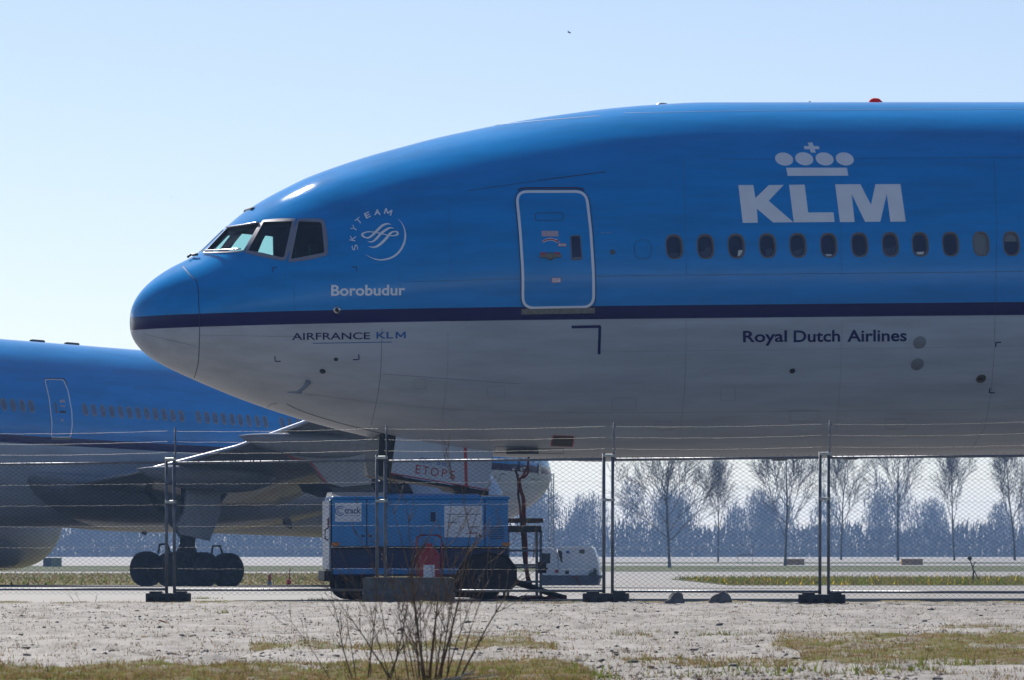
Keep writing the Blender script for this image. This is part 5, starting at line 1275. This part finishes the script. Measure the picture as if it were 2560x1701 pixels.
def bush(name, u, Y, specs, seed, lab, hgt):
    rr = random.Random(seed); x0 = (u - CX) / FPX * Y; root = empty(name, (x0, Y, dz(x0, Y) - .01), lab, "bush", "bare bushes on the dirt")
    for (dx, top, r) in specs:
        t = MB(); p = Vector((dx * .16 + rr.gauss(0, .03), rr.uniform(-.12, .12), 0)); d = Vector((dx * .40, rr.uniform(-.25, .25), 1)).normalized(); L = top; seg = 9; pts = [p]; side = []
        for i in range(seg):
            d = (d + Vector((rr.gauss(dx * .030, .045), rr.gauss(0, .045), .015))).normalized(); p = p + d * (L / seg); pts.append(p); side.append((p.copy(), d.copy(), i / seg))
        t.tube(pts, [max(r * (1 - .85 * i / seg), .0011) for i in range(seg + 1)], 6, 0)
        for k in range(rr.randint(4, 9)):
            q, e, f_ = rr.choice(side[2:]); a = rr.choice((-1, 1)) * rr.uniform(.3, .7); nd = Vector((e.x * math.cos(a) + e.z * math.sin(a), e.y + rr.gauss(0, .3), e.z * math.cos(a) - e.x * math.sin(a))).normalized()
            l2 = L * rr.uniform(.15, .42) * (1 - .4 * f_); m_ = 5; w = q.copy(); pp = [w]
            for j in range(m_): nd = (nd + Vector((rr.gauss(0, .05), rr.gauss(0, .05), .06))).normalized(); w = w + nd * l2 / m_; pp.append(w)
            t.tube(pp, [max(r * .42 * (1 - .8 * j / m_), .0009) for j in range(m_ + 1)], 5, 0)
            for j in range(2):
                b_ = rr.choice(pp[1:-1]); e2 = (nd + Vector((rr.gauss(0, .5), rr.gauss(0, .5), .2))).normalized(); t.tube([b_, b_ + e2 * l2 * rr.uniform(.2, .4)], [.0013, .0007], 4, 0)
        for k in range(rr.randint(2, 5)):
            q, e, f_ = rr.choice(side); t.lathe([(0, .0005), (.004, .0024), (.010, .0005)], q + Vector((r * .8, 0, 0)), (e + Vector((.4, 0, 0))), 5)
        t.build("stem", M['twig'], root)
    return root
sp = []
rb = random.Random(5)
for i in range(22): sp.append((rb.uniform(-1, 1) * rb.choice((.35, .7, 1.0)), rb.uniform(.40, 1.0), rb.uniform(.0025, .005)))
sp += [(.05, 1.15, .0065), (-.35, 1.0, .007), (-.25, 1.05, .007), (1.15, .80, .007), (-1.3, .62, .006), (.45, 1.1, .008)]
bush("bare_bush", 1068, 30.6, sp, 4, "large leafless many-stemmed bush in the foreground before the blue power unit", 1.2)
bush("bare_bush", 912, 31.0, [(.25, .62, .006), (.55, .58, .006), (-.5, .66, .005), (-.25, .55, .004), (.8, .5, .005), (-1.0, .5, .003), (.1, .45, .003)], 9, "small thin leafless bush left of the large foreground bush", .6)
bush("bare_bush", 228, 82.5, [(-1.2, .28, .004), (-.9, .2, .003), (.3, .12, .003)], 12, "tiny dry twig sprig at the fence foot, far left", .25)
# pale broken branches at the bush foot, orange offcut on the sand
t = MB()
for a, l, y in ((.5, .16, 0), (-.25, .22, .05), (.9, .1, -.05), (.15, .3, .1)): t.tube([(.02 + a * .1, y, .03), (.02 + a * .1 + l * math.cos(a), y, .03 + abs(l * math.sin(a)) * .8)], [.006, .003], 5)
o = t.build("broken_branch", mat("pale_branch", (.42, .37, .30), .7)); o.location = ((1090 - CX) / FPX * 30.4, 30.4, dz(-.4, 30.4)); tagit(o, "pale broken twigs lying at the foot of the large bare bush", "twigs")
t = MB(); t.box((0, 0, .012), (.09, .05, .016), 0, Matrix.Rotation(.3, 3, 'Y'), .004); yb = .69 * FPX / (1561 - HOR); o = t.build("wood_offcut", mat("offcut_orange", (.42, .20, .06), .7)); o.location = ((408 - CX) / FPX * yb, yb, dz((408 - CX) / FPX * yb, yb)); tagit(o, "small orange wood offcut lying on the pale sand, left", "offcut")

# ------------------------------------------------------------------ haze
HZ = 1
t = MB(); x0, x1, y0, y1, zb_, zt_ = -1000, 1000, -60, 2700, -3.0, 25.0
o = mesh_obj("haze", [(x, y, z) for z in (zb_, zt_) for x, y in ((x0, y0), (x1, y0), (x1, y1), (x0, y1))], [(3, 2, 1, 0), (4, 5, 6, 7), (0, 1, 5, 4), (1, 2, 6, 5), (2, 3, 7, 6), (3, 0, 4, 7)], [])
hm = bpy.data.materials.new("haze"); hm.use_nodes = True; nt = hm.node_tree; nt.nodes.remove(nt.nodes["Principled BSDF"])
pv = nt.nodes.new("ShaderNodeVolumePrincipled"); pv.inputs['Color'].default_value = (.36, .58, 1.0, 1); pv.inputs['Density'].default_value = .00019; pv.inputs['Anisotropy'].default_value = .25
nt.links.new(pv.outputs[0], nt.nodes["Material Output"].inputs['Volume']); o.data.materials.append(hm); o['kind'] = 'stuff'
